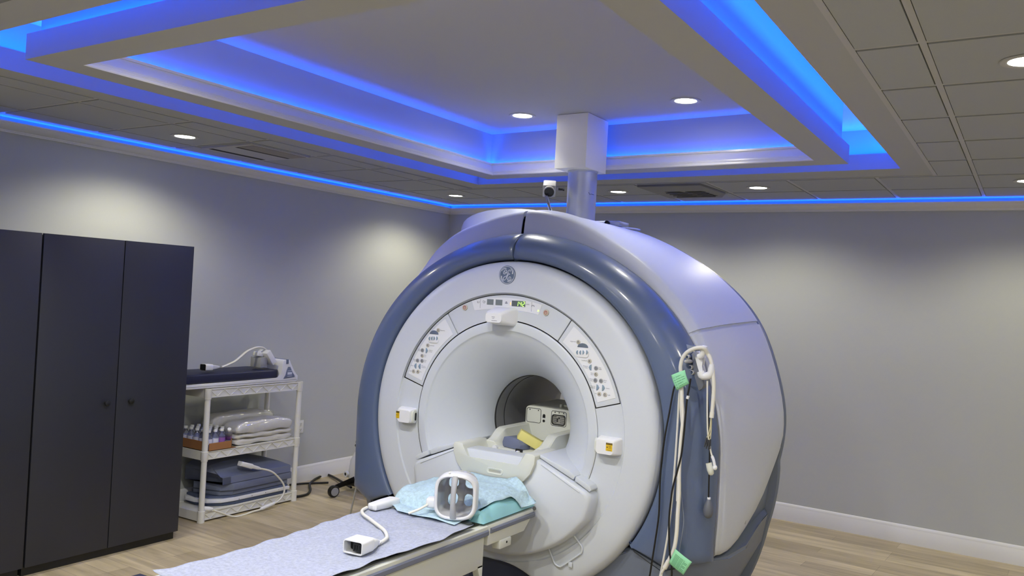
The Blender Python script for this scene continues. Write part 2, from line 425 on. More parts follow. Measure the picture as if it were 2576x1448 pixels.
for x, y, z, s in ((-4.94, 3.78, zc, 'round downlight by the left wall, above the wardrobe end'),
                   (-4.92, 6.93, zc, 'round downlight in the far left ceiling corner'),
                   (-3.13, 6.83, zc, 'round downlight near the back wall, just right of the steel pipe'),
                   (-1.89, 6.72, zc, 'round downlight near the back wall, right of the black slotted diffuser'),
                   (-.075, 6.60, zc, 'round downlight near the back wall, cut by the right edge of the view'),
                   (-.06, 3.56, zc, 'large near round downlight in the tiles at the upper right edge'),
                   (-3.025, 4.986, 3.03, 'round downlight in the blue lit recess, left of the pipe chase'),
                   (-1.838, 4.898, 3.03, 'round downlight in the blue lit recess, right of the pipe chase'),
                   (-4.94, .62, zc, 'round downlight by the left wall, before the wardrobes'),
                   (-3.1, .55, zc, 'round downlight in front of the tray, left one'),
                   (-1.5, .5, zc, 'round downlight in front of the tray, middle one'),
                   (-.06, .5, zc, 'round downlight overhead to the right of the tray'),
                   (1.6, 3.5, zc, 'round downlight over the right side of the room'),
                   (1.6, 6.5, zc, 'round downlight in the far right ceiling corner'),
                   (1.6, .5, zc, 'round downlight in the near right ceiling corner'),
                   (-2.75, 2.45, 3.03, 'round downlight in the recess over the table, left one'),
                   (-1.95, 2.42, 3.03, 'round downlight in the recess over the table, right one')):
    downlight((x, y, z-.001), s, k=(2.6 if y < 3 else .45) if z > 3 else (2.2 if y < 1 else 1.25 if x < -4.5 else 1.), cone=(112 if y > 3 else 148) if z > 3 else (168 if y < 1 else 152))

# ---- return grille and slotted diffuser
t = thing('return_air_grille', 'flat return grille with two dark slots in the ceiling by the left wall', 'vent', (-4.9, 4.37, ZC-.006))
b = MB(); b.prism([(-5.21, 4.135), (-4.65, 4.095), (-4.65, 4.66), (-5.21, 4.70)], lambda u, v, z: V(u, v, z), ZC-.016, ZC-.006); b.done('frame', M_TEE, t)
for x in (-5.165, -4.885):
    b = MB(); b.prism([(x, 4.16), (x+.05, 4.155), (x+.05, 4.655), (x, 4.66)], lambda u, v, z: V(u, v, z), ZC-.0165, ZC-.015)
    b.done('slot', M_GAP, t)
b = MB(); b.prism([(-4.84, 4.15), (-4.67, 4.135), (-4.67, 4.64), (-4.84, 4.65)], lambda u, v, z: V(u, v, z), ZC-.019, ZC-.0155); b.done('panel', mat('grey grille', '#8c8984', .7), t)
t = thing('air_diffuser', 'square grey air diffuser with dark slots in the ceiling near the back wall', 'vent', (-2.53, 6.86, ZC-.006))
def dsk(u, v, z): return V(u, v-.06*(u+2.53), z)
b = MB(); b.prism([(-2.80, 6.45), (-2.26, 6.45), (-2.225, 6.98), (-2.32, 7.19), (-2.80, 7.19)], dsk, ZC-.022, ZC-.004, bev=.003); b.done('frame', mat('grey diffuser', '#7d7d7c', .6), t)
for k in range(4):
    y = 6.76+k*.085
    for x0, x1 in ((-2.68, -2.55), (-2.50, -2.36)):
        b = MB(); b.prism([(x0+.01*k, y), (x1+.008*k, y), (x1+.02+.008*k, y+.05), (x0+.02+.01*k, y+.05)], dsk, ZC-.0235, ZC-.021); b.done('slot', M_GAP, t)
    b = MB(); b.prism([(-2.69, y+.055), (-2.34, y+.055), (-2.34, y+.068), (-2.69, y+.068)], dsk, ZC-.030, ZC-.021); b.done('vane', mat('grey vane', '#6b6b6a', .6), t)

# ---- wall outlet and the small access strip
t = thing('wall_outlet', 'white double wall outlet low on the left wall behind the shelf', 'outlet', (XL, 5.735, .507))
b = MB(); b.box((XL, 5.698, .449), (XL+.006, 5.772, .565), bev=.002); b.done('cover_plate', M_WP, t)
for z in (.482, .532):
    b = MB(); b.prism(rrect(5.735, z, .034, .030, .012), lambda u, v, d: V(XL+d, u, v), .005, .009); b.done('socket', M_WP, t)
    b = MB()
    for dy in (-.007, .007): b.box((XL+.0085, 5.735+dy-.0012, z-.002), (XL+.0098, 5.735+dy+.0012, z+.007))
    b.box((XL+.0085, 5.7325, z-.011), (XL+.0098, 5.7375, z-.006)); b.done('socket_slots', M_GAP, t)

# ------------------------------------------------------------------ the MRI scanner
XM, YM, ZM = -2.69, 4.4, 1.026
def G(th, r, d): a = radians(th); return V(XM + r*cos(a), YM + d, ZM + r*sin(a))
def F(x, z, d): return V(x, YM + d, z)                                 # on the front face, world x and z
mri = thing('mri_scanner', 'big round white and slate blue MRI scanner filling the middle of the room', 'scanner', (XM, YM+.6, 0))

def arch(th):
    """radius where the disc is cut by the foot arch"""
    a = radians(th); ux, uz = cos(a), sin(a); bq = -(uz*-1.35); cq = 1.35**2-.56**2; disc = bq*bq-cq
    if uz < 0 and disc > 0:
        t = -bq - sqrt(disc)
        if 0 < t < .993: return t
    return .993
# front cover: a disc with a recess for the three panels
TH = sorted(set([-180+1.5*k for k in range(240)] + [16.2, 57.4, 124.4, 164.0, 16.9, 56.9, 57.9, 123.9, 124.9, 163.3, -72, -73, -107, -108]))
R0 = [.632, .6385, .7825, .789]
def dep(th, r):
    if 16.2 < th < 164.0 and r < .789: return .016
    return None
b = MB()
rows = []
for th in TH:
    ro = arch(th); k = ro/.993
    if 16.2 <= th <= 164.0: base = [(.632, 0), (.789, 0)]
    else: base = [(.632, .0), (.792, .0)]
    tail = [(.799, -.009), (.86, -.008), (.925, -.003), (.955, .006), (.975, .020), (.987, .042), (.993, .09), (.985, .12)]
    if ro < .99:
        s = (ro-.7)/(.993-.7); tail = [(max(.792, .7+(r-.7)*s), d if s > .7 else d) for r, d in tail]
        tail = [(.792+(ro-.793)*(r-.806+.0001)/(.993-.806), d) for r, d in [(.806, -.007), (.86, -.007), (.925, -.007), (.955, -.005), (.975, -.002), (.987, .004), (.993, .016), (.993, .07)]]
    rows.append([(th, r, d) for r, d in base+tail])
P = [[G(*q) for q in row] for row in rows]
vs = b.grid(P, 0, cu=True)
# remove the strip where the panels sit, and build the recess instead
n = len(TH); kill = []
for i in range(n):
    j = (i+1) % n
    if TH[i] >= 16.2 and TH[j] <= 164.0 and i < j:
        for f in list(vs[i][0].link_faces):
            if vs[j][0] in f.verts and vs[i][1] in f.verts: kill.append(f)
bmesh.ops.delete(b.bm, geom=kill, context='FACES_ONLY')
arc = [t for t in TH if 16.2 <= t <= 164.0]
b.grid([[G(t, .632, .016), G(t, .789, .016)] for t in arc], 1)  # recess lined in dark colour, painting in the shade of the panel seams
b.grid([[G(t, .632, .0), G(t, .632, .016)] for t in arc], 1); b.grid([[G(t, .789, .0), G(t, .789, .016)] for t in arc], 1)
b.grid([[G(t, .789, .0), G(t, .799, -.009)] for t in arc], 0)
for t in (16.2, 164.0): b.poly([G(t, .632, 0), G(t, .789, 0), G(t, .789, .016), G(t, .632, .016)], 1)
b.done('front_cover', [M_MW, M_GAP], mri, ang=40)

def sector(name, t0, t1, r0, r1, d0, d1, m, bev=.003, k=None):
    b = MB(); N = k or max(6, int((t1-t0)/1.5))
    po = [(t0+(t1-t0)*i/N, r1) for i in range(N+1)] + [(t1-(t1-t0)*i/N, r0) for i in range(N+1)]
    fr = [b.bm.verts.new(G(t, r, d0)) for t, r in po]; bk = [b.bm.verts.new(G(t, r, d1)) for t, r in po]
    M_ = N+1
    for i in range(N):
        b.face([fr[i], fr[i+1], fr[2*M_-2-i], fr[2*M_-1-i]])
    for i in range(2*M_): b.face([fr[i], fr[(i+1) % (2*M_)], bk[(i+1) % (2*M_)], bk[i]])
    if bev:
        es = [e for e in b.bm.edges if e.verts[0] in fr and e.verts[1] in fr and len(e.link_faces) == 2 and any(v in bk for f in e.link_faces for v in f.verts)]
        bmesh.ops.bevel(b.bm, geom=es, offset=bev, segments=2, affect='EDGES', profile=.5, clamp_overlap=True)
    return b.done(name, m, mri)
disp = sector('display_panel', 57.6, 124.2, .6365, .7845, .001, .014, M_MW)
keyr = sector('keypad_panel', 16.6, 57.15, .6365, .7845, .001, .014, M_MW)
keyl = sector('keypad_panel', 124.65, 163.6, .6365, .7845, .001, .014, M_MW)

M_OVER = mat('pale overlay film', '#d9dce2', .35)
def sub(parent, name, m, build, ang=35, label=None):
    b = MB(); build(b); return b.done(name, m, parent, ang=ang, label=label)
def flatring(b, c, r0, r1, d, n=28, m=0):
    vs = b.grid([[F(c[0]+r*cos(2*pi*k/n), c[1]+r*sin(2*pi*k/n), d) for r in (r0, r1)] for k in range(n)], m, cu=True)
def disc(b, c, r, d0, d1, n=24, m=0): b.prism([(c[0]+r*cos(2*pi*k/n), c[1]+r*sin(2*pi*k/n)) for k in range(n)], F, d1, d0, m, bev=min(.0015, abs(d1-d0)*.4))
# --- display panel
def fpoly(parent, name, poly, m, d0=-.0005, d1=.002, bev=0, label=None):
    return sub(parent, name, m, lambda b: b.prism(poly, F, d1, d0, 0, bev), label=label)
def ov(b):
    top = [(-2.958+.494*k/24, 1.764+.0+.030*(1-((k-12)/12)**2)) for k in range(25)]
    bot = [(-2.4827-.4513*k/24, 1.705+.020*(1-((k-12)/12)**2)) for k in range(25)]
    b.prism(top+bot, F, .002, -.0006, 0)
sub(disp, 'overlay', M_OVER, ov)
M_LCD = mat('grey display window', '#747d80', .25)
fpoly(disp, 'timer_window', [(-2.847, 1.746), (-2.800, 1.746), (-2.800, 1.780), (-2.847, 1.780)], M_LCD, -.0012)
fpoly(disp, 'timer_window', [(-2.785, 1.746), (-2.737, 1.746), (-2.737, 1.780), (-2.785, 1.780)], M_LCD, -.0012)
fpoly(disp, 'position_window', [(-2.670, 1.746), (-2.576, 1.746), (-2.576, 1.780), (-2.670, 1.780)], mat('dark display window', '#5b6468', .25), -.0012)
M_LED = mat('green led', (.35, 1.0, .10), .4, emit=3.0)
def seg(b, ch, x, z, w=.012, h=.026, t=.0028, d=-.0018):
    on = {'1': 'bc', '4': 'fgbc', '2': 'abged'}[ch]; sl = .004
    def sg(p, q):
        p, q = Vector(p), Vector(q); dd = (q-p).normalized(); nn = Vector((-dd.y, dd.x))*t/2; p = p+dd*t*.35; q = q-dd*t*.35
        f = lambda u, v, dp: F(x+u+sl*v/h, z+v, dp)
        b.prism([tuple(p+nn), tuple(p-nn), tuple(q-nn), tuple(q+nn)], f, d+.0006, d)
    A, B_, C, D, E_, G_ = (0, h), (w, h), (w, h/2), (w, 0), (0, 0), (0, h/2)
    for s_, (p, q) in {'a': (A, B_), 'b': (B_, C), 'c': (C, D), 'd': (E_, D), 'e': (E_, G_), 'f': (A, G_), 'g': (G_, C)}.items():
        if s_ in on: sg(p, q)
for ch, x in (('1', -2.640), ('4', -2.617), ('2', -2.596)):
    sub(disp, 'lit_digit', M_LED, lambda b: seg(b, ch, x, 1.7495), label='lit green digit %s' % ch)
fpoly(disp, 'orange_indicator', [(-2.682, 1.753), (-2.677, 1.753), (-2.676, 1.770), (-2.681, 1.768)], mat('orange led', (1, .45, .15), .4, emit=1.2), -.0012)
fpoly(disp, 'green_indicator', [(-2.492, 1.724), (-2.480, 1.728), (-2.488, 1.736)], M_LED, -.0012)
for x in (-2.895, -2.533): sub(disp, 'divider_line', M_INK, lambda b: b.prism([(x-.0007, 1.722), (x+.0007, 1.722), (x+.0007, 1.778), (x-.0007, 1.778)], F, .001, -.001))
sub(disp, 'headphone_icon', M_INK, lambda b: [b.tube([F(-2.910+k*.003, 1.752, -.001), F(-2.910+k*.006, 1.756, -.001), F(-2.910+k*.006, 1.764, -.001)], .0012, 5) for k in (-1, 1)])
def clock(b):
    b.tube([F(-2.868+.008*cos(a), 1.763+.008*sin(a), -.001) for a in [radians(-250+15*k) for k in range(20)]], .0009, 5)
    b.tube([F(-2.868, 1.769, -.001), F(-2.868, 1.763, -.001), F(-2.864, 1.762, -.001)], .0008, 5)
sub(disp, 'clock_icon', M_INK, clock)
sub(disp, 'table_icon', M_INK, lambda b: [b.prism([(x0, z0), (x1, z0), (x1, z0+.004), (x0, z0+.004)], F, .001, -.001) for x0, x1, z0 in ((-2.718, -2.700, 1.760), (-2.714, -2.704, 1.767))])
def hand(b):
    b.tube([F(-2.524+.008*cos(a), 1.752+.007*sin(a), -.001) for a in [radians(30+15*k) for k in range(12)]], .0012, 5)
    b.tube([F(-2.521, 1.757, -.001), F(-2.516, 1.751, -.001), F(-2.512, 1.757, -.001)], .0009, 5)
sub(disp, 'hand_icon', M_INK, hand)
sub(disp, 'unit_print', M_INK, lambda b: b.text('mm', .014, lambda u, v: F(-2.559+u, 1.763+v, -.0011)))
for c in ((-3.0058, 1.7196), (-2.4333, 1.7213)):
    bt = sub(disp, 'stop_button', mat('beige button', '#b9b2a4', .4), lambda b: disc(b, c, .0185, .002, -.005))
    def mark(b):
        flatring(b, c, .0085, .0115, -.0056)
        for x0, x1, z0, z1 in ((-.006, .006, .004, .0062), (-.0045, -.0025, -.004, .004), (.0025, .0045, -.004, .004)):
            b.prism([(c[0]+x0, c[1]+z0), (c[0]+x1, c[1]+z0), (c[0]+x1, c[1]+z1), (c[0]+x0, c[1]+z1)], F, -.005, -.0057)
    sub(disp, 'stop_mark', M_RED, mark)
# sensor housing below the read-out
def hous(b):
    P = []
    for d, x0, x1, z0, z1, r in ((.004, -2.775, -2.625, 1.628, 1.738, .018), (-.03, -2.779, -2.640, 1.630, 1.735, .02), (-.085, -2.795, -2.672, 1.640, 1.712, .02), (-.098, -2.789, -2.678, 1.645, 1.700, .02)):
        P.append([F(u, v, d) for u, v in rrect((x0+x1)/2, (z0+z1)/2, x1-x0, z1-z0, r)])
    vs = b.grid(P, cv=True); b.cap(vs[-1])
hs = sub(disp, 'sensor_housing', M_WP, hous)
sub(disp, 'housing_print', M_INK, lambda b: [b.prism([(-2.745+dx, 1.668+dz), (-2.745+dx+w_, 1.668+dz), (-2.745+dx+w_, 1.668+dz+.002), (-2.745+dx, 1.668+dz+.002)], F, -.098, -.0987) for dx, dz, w_ in ((0, .008, .022), (.004, 0, .014), (0, -.014, .038))])
# --- keypads
M_BTN = mat('beige keypad button', '#b4b0a4', .4); M_BTN2 = mat('blue grey keypad button', '#7f93a6', .4)
def keypad(par, pts, side):
    s = 1 if side == 'r' else -1
    def poly_in():
        t0, t1 = (19.0, 54.8) if side == 'r' else (127.0, 161.2)
        N = 16; return [(t0+(t1-t0)*k/N, .768) for k in range(N+1)] + [(t1-(t1-t0)*k/N, .653) for k in range(N+1)]
    po = [(G(t, r, 0).x, G(t, r, 0).z) for t, r in poly_in()]
    def film(b):
        N = 17; fr = [b.bm.verts.new(F(u, v, -.0008)) for u, v in po]; bk = [b.bm.verts.new(F(u, v, .002)) for u, v in po]
        for i in range(N-1): b.face([fr[i], fr[i+1], fr[2*N-2-i], fr[2*N-1-i]])
        for i in range(2*N): b.face([fr[i], fr[(i+1) % (2*N)], bk[(i+1) % (2*N)], bk[i]])
    sub(par, 'overlay', M_OVER, film)
    rounds = [0, 6, 8, 9, 10, 11, 14, 15] if side == 'r' else [0, 6, 7, 9, 10, 11, 14, 15]
    for i in rounds:
        c = pts[i]; dark = i in ((8, 10, 11) if side == 'r' else (7, 10, 11))
        k = sub(par, 'round_button', M_BTN if not dark else mat('grey keypad button', '#8d9096', .4), lambda b: disc(b, c, .0125, .001, -.004))
        def ic(b):
            if i in (14, 15) and (i == 14) == (side == 'r'):
                for q in range(3):
                    a = radians(90+120*q); b.tube([F(c[0], c[1], -.0043), F(c[0]+.006*cos(a), c[1]+.006*sin(a), -.0043)], .0016, 5)
            elif i == 6:
                for dz in (-.003, .0005, .004): b.prism([(c[0]-.005, c[1]+dz-.001), (c[0]+.005, c[1]+dz-.001), (c[0]+.005, c[1]+dz+.001), (c[0]-.005, c[1]+dz+.001)], F, -.004, -.0046)
            else:
                flatring(b, c, .0035, .0058, -.0043, 14); b.prism([(c[0]-.001, c[1]+.002), (c[0]+.001, c[1]+.002), (c[0]+.001, c[1]+.008), (c[0]-.001, c[1]+.008)], F, -.004, -.0046)
        sub(par, 'icon', M_INK, ic)
    arrows = [(7, -1), (12, 1), (13, 1)] if side == 'r' else [(8, 1), (12, -1), (13, -1)]
    for i, dr in arrows:
        c = pts[i]; pg = [(c[0]+dr*-.008, c[1]-.018), (c[0]+dr*.002, c[1]-.014), (c[0]+dr*.010, c[1]), (c[0]+dr*.002, c[1]+.014), (c[0]+dr*-.008, c[1]+.018)]
        sub(par, 'arrow_button', M_BTN2, lambda b: b.prism(pg, F, .001, -.004, bev=.002))
    c = pts[1]; c2 = ((pts[2][0]+pts[5][0])/2, pts[2][1])
    sub(par, 'dome_window', mat('slate display window', '#5f6a7c', .3), lambda b: b.prism([(c[0]+.034*cos(radians(a)), c[1]-.006+.024*sin(radians(a))) for a in range(0, 181, 12)], F, .001, -.003, bev=.001))
    ap = sub(par, 'arrow_pad', M_WP, lambda b: b.prism(rrect(c2[0], c2[1]-.004, .080, .042, .014), F, .001, -.006, bev=.002))
    for i in range(2, 6):
        c = pts[i]; dr = -1 if i < 4 else 1
        pg = [(c[0]+dr*-.0055, c[1]-.013), (c[0]+dr*.002, c[1]-.010), (c[0]+dr*.0065, c[1]), (c[0]+dr*.002, c[1]+.010), (c[0]+dr*-.0055, c[1]+.013)]
        sub(par, 'arrow_button', M_BTN2, lambda b: b.prism(pg, F, -.004, -.009, bev=.0015))
    wr = {0: ('Alignment', -1), 6: ('Landmark', -1), 9: ('Start\nScan', -1), 10: ('Pause\nScan', -1), 12: ('Move to\nLandmark', -1), 14: ('Fan', -1), 7: ('Advance\nto Scan', -1),
          8: ('Stop\nTable', 1), 11: ('Move\nScan', 1), 13: ('Home', 1), 15: ('Light', 1)} if side == 'r' else \
         {0: ('Alignment', 1), 6: ('Landmark', 1), 9: ('Start\nScan', 1), 11: ('Pause\nScan', 1), 13: ('Move to\nLandmark', 1), 15: ('Fan', 1), 8: ('Advance\nto Scan', 1),
          7: ('Stop\nTable', -1), 10: ('Move\nScan', -1), 12: ('Home', -1), 14: ('Light', -1)}
    for i, (t_, d_) in wr.items():
        c = pts[i]; sub(par, 'key_word', M_INK, lambda b: b.text(t_, .0088, lambda u, v: F(c[0]+d_*.0155+u, c[1]+v, -.0012), align='RIGHT' if d_ < 0 else 'LEFT'))
def XZ(L_): return [(q[0], q[2]) for q in L_]
keypad(keyr, XZ([(-2.213,4.400,1.567),(-2.183,4.400,1.544),(-2.215,4.400,1.508),(-2.195,4.400,1.509),(-2.175,4.400,1.511),(-2.152,4.400,1.513),(-2.135,4.400,1.465),(-2.129,4.400,1.430),(-2.093,4.400,1.429),(-2.092,4.400,1.395),(-2.093,4.400,1.361),(-2.058,4.400,1.361),(-2.076,4.400,1.322),(-2.041,4.400,1.323),(-2.064,4.400,1.287),(-2.029,4.400,1.287)]), 'r')
keypad(keyl, XZ([(-3.199,4.400,1.566),(-3.230,4.400,1.544),(-3.261,4.400,1.509),(-3.242,4.400,1.511),(-3.223,4.400,1.512),(-3.201,4.400,1.514),(-3.274,4.400,1.465),(-3.314,4.400,1.430),(-3.280,4.400,1.430),(-3.314,4.400,1.396),(-3.348,4.400,1.362),(-3.313,4.400,1.363),(-3.363,4.400,1.326),(-3.330,4.400,1.326),(-3.375,4.400,1.291),(-3.340,4.400,1.292)]), 'l')

# --- emblem: ring, four swashes and the script monogram
EC = (G(91.2, .905, 0).x, G(91.2, .905, 0).z); ER = .056
em = sub(mri, 'emblem', mat('slate emblem', '#5d6c86', .4), lambda b: b.prism([(EC[0]+ER*cos(2*pi*k/48), EC[1]+ER*sin(2*pi*k/48)) for k in range(48)], F, -.005, -.0095, bev=.001))
def mono(b):
    E = lambda x, y: F(EC[0]+x*ER, EC[1]+y*ER, -.0098)
    flatring(b, EC, ER*.88, ER*.93, -.0098, 48)
    for q in range(4):
        a0 = 62+90*q; pts = [E((.80-.12*(k/8)**2)*cos(radians(a0-6.5*k)), (.80-.12*(k/8)**2)*sin(radians(a0-6.5*k))) for k in range(9)]
        b.tube(pts, .004, 6, radii=[.0012+.0028*k/8*ER/.056 for k in range(9)], flat=1, up=(0, 1, 0))
    g = smooth([E(*p) for p in [(-.46, .22), (-.36, .44), (-.14, .52), (-.06, .34), (-.24, .12), (-.44, .12), (-.40, .30), (-.18, .28), (.02, .18), (.0, -.08), (-.12, -.42), (-.30, -.56), (-.46, -.46), (-.38, -.26), (-.10, -.12), (.12, .04)]], 5)
    b.tube(g, .0022, 6)
    e = smooth([E(*p) for p in [(.34, .34), (.38, .50), (.22, .52), (.10, .34), (.20, .14), (.36, .10), (.20, .06), (.06, -.10), (.02, -.34), (.14, -.52), (.36, -.54), (.50, -.40), (.44, -.22), (.28, -.22), (.24, -.36), (.34, -.40)]], 5)
    b.tube(e, .0022, 6)
sub(em, 'monogram', mat('silver print', '#c9cfda', .4), mono)

# --- bore
b = MB()
prof = [(.6295, .016), (.6295, .001), (.627, -.002), (.620, -.004), (.577, -.004), (.5735, -.0035), (.5725, -.003), (.5665, .005), (.5655, .006), (.550, .013), (.530, .023), (.49, .052), (.44, .098), (.39, .155), (.345, .220), (.312, .282), (.295, .325), (.288, .355), (.286, .372)]
b.lathe(prof, (XM, YM, ZM), (0, 1, 0), 128); b.done('bore_funnel', M_MW, mri, ang=50)
b = MB(); b.lathe([(.292, .368), (.292, .40), (.283, .40), (.283, .378)], (XM, YM, ZM), (0, 1, 0), 96, 0)
b.lathe([(.2815, .376), (.2815, 1.25), (.33, 1.35)], (XM, YM, ZM), (0, 1, 0), 96, 0)
b.done('bore_tube', mat('grey bore lining', '#85868a', .5), mri, ang=50)
b = MB(); b.lathe([(.279, .470), (.2795, .472), (.2795, .478), (.2815, .480)], (XM, YM, ZM), (0, 1, 0), 96)
b.lathe([(.287, .366), (.2835, .366), (.2835, .377)], (XM, YM, ZM), (0, 1, 0), 96); b.done('bore_seam', mat('dark seal', '#3a3b3e', .6), mri)

# --- slate blue ring: two covers meeting at the top seam, running down into the side panels
TB = [(-25, 1.395), (0, 1.262), (15, 1.245), (30, 1.225), (45, 1.200), (60, 1.180), (75, 1.172), (90, 1.170)]
def rB(th):
    t = th if th <= 90 else 180-th
    if t < -24.9:
        # lower edge: side corner -> front corner -> disc
        return lerp([(-33, 1.03), (-32, 1.218), (-24.9, 1.395)], t)
    if t < 0: return 1.262/cos(radians(t))
    return slerp(TB[1:], t)
def dB(th):
    t = th if th <= 90 else 180-th
    return lerp([(-33, .05), (-32, .07), (-24.9, .20), (90, .20)], t)
def ringcol(th):
    ro, do = rB(th), dB(th); out = [(.985, .13), (.998, .10), (1.002, .06), (1.008, .040), (1.018, .030), (1.03, .027)]
    for k in range(1, 13):
        a = pi/2*k/12; e = .85
        out.append((1.03+(ro-1.03)*sin(a)**e, .027+(do-.027)*(1-cos(a))))
    out.append((ro-.012, do+.008)); out.append((ro-.05, do+.012))
    return out
def ringpart(t0, t1):
    b = MB(); N = int(abs(t1-t0)/1.6); ths = [t0+(t1-t0)*k/N for k in range(N+1)]
    P = [[G(th, r, d) for r, d in ringcol(th)] for th in ths]
    for first in (0, -1):
        th = ths[first]; s_ = 1 if first == 0 else -1
        for e, q in ((.5, .012), (1.4, .06)):
            pass
    def lip(th, dth): return [[G(th-dth*.35, r-.004, d+.004) for r, d in ringcol(th)], [G(th-dth*.35, max(.95, r-.05), d+.05) for r, d in ringcol(th)]]
    dth = 1 if t1 > t0 else -1
    a = lip(ths[0], dth); c = lip(ths[-1], -dth)
    b.grid([a[1], a[0]] + P + [c[0], c[1]])
    return b.done('ring_cover', M_MB, mri, ang=60)
ringpart(-33, 89.9); ringpart(91.1, 213)

# --- pale covers behind the ring
TK = [(-10, 1.30), (0, 1.285), (19, 1.273), (29, 1.277), (42, 1.262), (54, 1.258), (66, 1.262), (80, 1.300), (90, 1.320), (97, 1.317), (107, 1.311), (117, 1.316), (125, 1.300), (134, 1.262), (145, 1.265), (155, 1.277), (165, 1.275), (190, 1.30)]
TM = [(-10, 1.355), (4, 1.350), (17, 1.343), (30, 1.335), (46, 1.315), (58, 1.302), (70, 1.305), (82, 1.318), (90, 1.333), (107, 1.326), (122, 1.315), (134, 1.315), (150, 1.335), (163, 1.343), (190, 1.355)]
TR = [(-10, 1.363), (4, 1.383), (17, 1.375), (30, 1.378), (37, 1.368), (46, 1.345), (58, 1.318), (70, 1.312), (82, 1.315), (90, 1.320), (107, 1.316), (122, 1.318), (134, 1.345), (150, 1.378), (163, 1.375), (190, 1.363)]
def cov(th):
    B_, K, Mi, R = rB(th), slerp(TK, th), slerp(TM, th), slerp(TR, th)
    pr = [(B_-.10, .235), (B_-.02, .222), (B_+.004, .215), (B_*.55+K*.45, .226), (K-.022, .244), (K-.008, .254), (K, .268), (K+.006, .30), (K+.018, .38), (K*.3+Mi*.7, .50), (Mi, .62), (Mi*.5+R*.5, .84), (R, 1.08), (R-.004, 1.13), (R-.03, 1.17), (R-.12, 1.20), (.75, 1.22)]
    return [G(th, r, d) for r, d in pr]
def seamz(d): return lerp([(.2, 1.664), (1.2, 1.722)], d)
def toppart(t0, t1, lift):
    b = MB(); N = int(abs(t1-t0)/1.6); ths = [t0+(t1-t0)*k/N for k in range(N+1)]; P = [cov(t) for t in ths]
    # square the lower end off along the seam line
    ce = V(XM, 0, ZM)
    e = cov(ths[lift]); e2 = [p + (V(ce.x, p.y, ce.z)-p).normalized()*.03 for p in e]
    if lift == 0: P = [e2] + P
    else: P = P + [e2]
    o = cov(ths[-1 if lift == 0 else 0]); o2 = [p + (V(ce.x, p.y, ce.z)-p).normalized()*.03 for p in o]
    P = P + [o2] if lift == 0 else [o2] + P
    b.grid(P); return b.done('top_cover', M_MW2, mri, ang=50)
toppart(31.0, 92.6, 0); toppart(93.5, 149.0, -1)
for s in (1, -1):
    b = MB(); P = []
    for th in (29.4, 30.5, 31.6):
        P.append([p + (V(XM, p.y, ZM)-p).normalized()*.010 for p in cov(th if s > 0 else 180-th)[1:16]])
    b.grid(P); b.done('seam_strip', M_MW2, mri, ang=50)
# side covers below the seam
def sidepart(s):
    b = MB(); P = []
    for th in [30.0, 26, 22, 18, 14, 10, 6, 3, 0]:
        tt = th if s > 0 else 180-th; P.append(cov(tt)[1:16])
    for z, xB, xK, xM_, xR, dr in ((.96, 1.264, 1.288, 1.350, 1.377, 1.07), (.88, 1.266, 1.292, 1.348, 1.365, 1.02), (.80, 1.268, 1.294, 1.344, 1.352, .965), (.70, 1.268, 1.295, 1.336, 1.336, .885), (.61, 1.266, 1.292, 1.325, 1.318, .785), (.54, 1.262, 1.288, 1.310, 1.302, .67), (.485, 1.256, 1.280, 1.296, 1.288, .56), (.455, 1.250, 1.270, 1.280, 1.276, .47), (.440, 1.235, 1.250, 1.258, 1.256, .40)):
        d0 = .215 if z > .5 else .215+(.5-z)*.9; dk = d0+.05; q = []
        dd = dr-dk
        tab = [(xB-.02, d0+.01), (xB+.004, d0), (xB*.55+xK*.45, d0+.011), (xK-.014, d0+.029), (xK-.005, d0+.039), (xK, dk), (xK+.005, dk+.03*min(1, dd/.4)), (xK*.7+xM_*.3, dk+dd*.16), (xK*.35+xM_*.65, dk+dd*.32), (xM_, dk+dd*.48), (xM_*.5+xR*.5, dk+dd*.75), (xR, dr), (xR-.004, dr+.012), (xR-.03, dr+.025), (xR-.12, dr+.035)]
        P.append([V(XM+s*x, YM+d, z) for x, d in tab])
    top = [p + V(-s*.03, 0, -.01) for p in P[0]]; bot = [p + V(-s*.10, .02, .01) for p in P[-1]]
    b.grid([top]+P+[bot]); return b.done('side_cover', M_MW2, mri, ang=50)
sr = sidepart(1); sidepart(-1)
b = MB(); b.ellip((XM+1.312, 4.4+.60, .585), .006, .014, .020); b.done('cover_dimple', mat('grey insert', '#9ea0a8', .5), sr)
# rear slate cover
b = MB(); N = 130
def rr(th):
    r = slerp(TR, min(max(th, -10), 190)) if th > -12 and th < 192 else 1.363
    return r
P = []
for k in range(N+1):
    th = -42+264*k/N; t = th if th <= 90 else 180-th
    r = rr(th) if t >= -8 else lerp([(-42, 1.56), (-25, 1.44), (-8, 1.372)], t)
    d0 = lerp([(-42, .42), (-16, .45), (-3, 1.12), (0, 1.16)], t)
    P.append([G(th, r-.10, d0), G(th, r-.06, 1.17), G(th, r-.018, 1.18), G(th, r-.009, 1.20), G(th, r-.018, 1.25), G(th, r-.09, 1.30), G(th, .5, 1.33)])
b.grid(P); b.done('rear_cover', M_MB2, mri, ang=50)
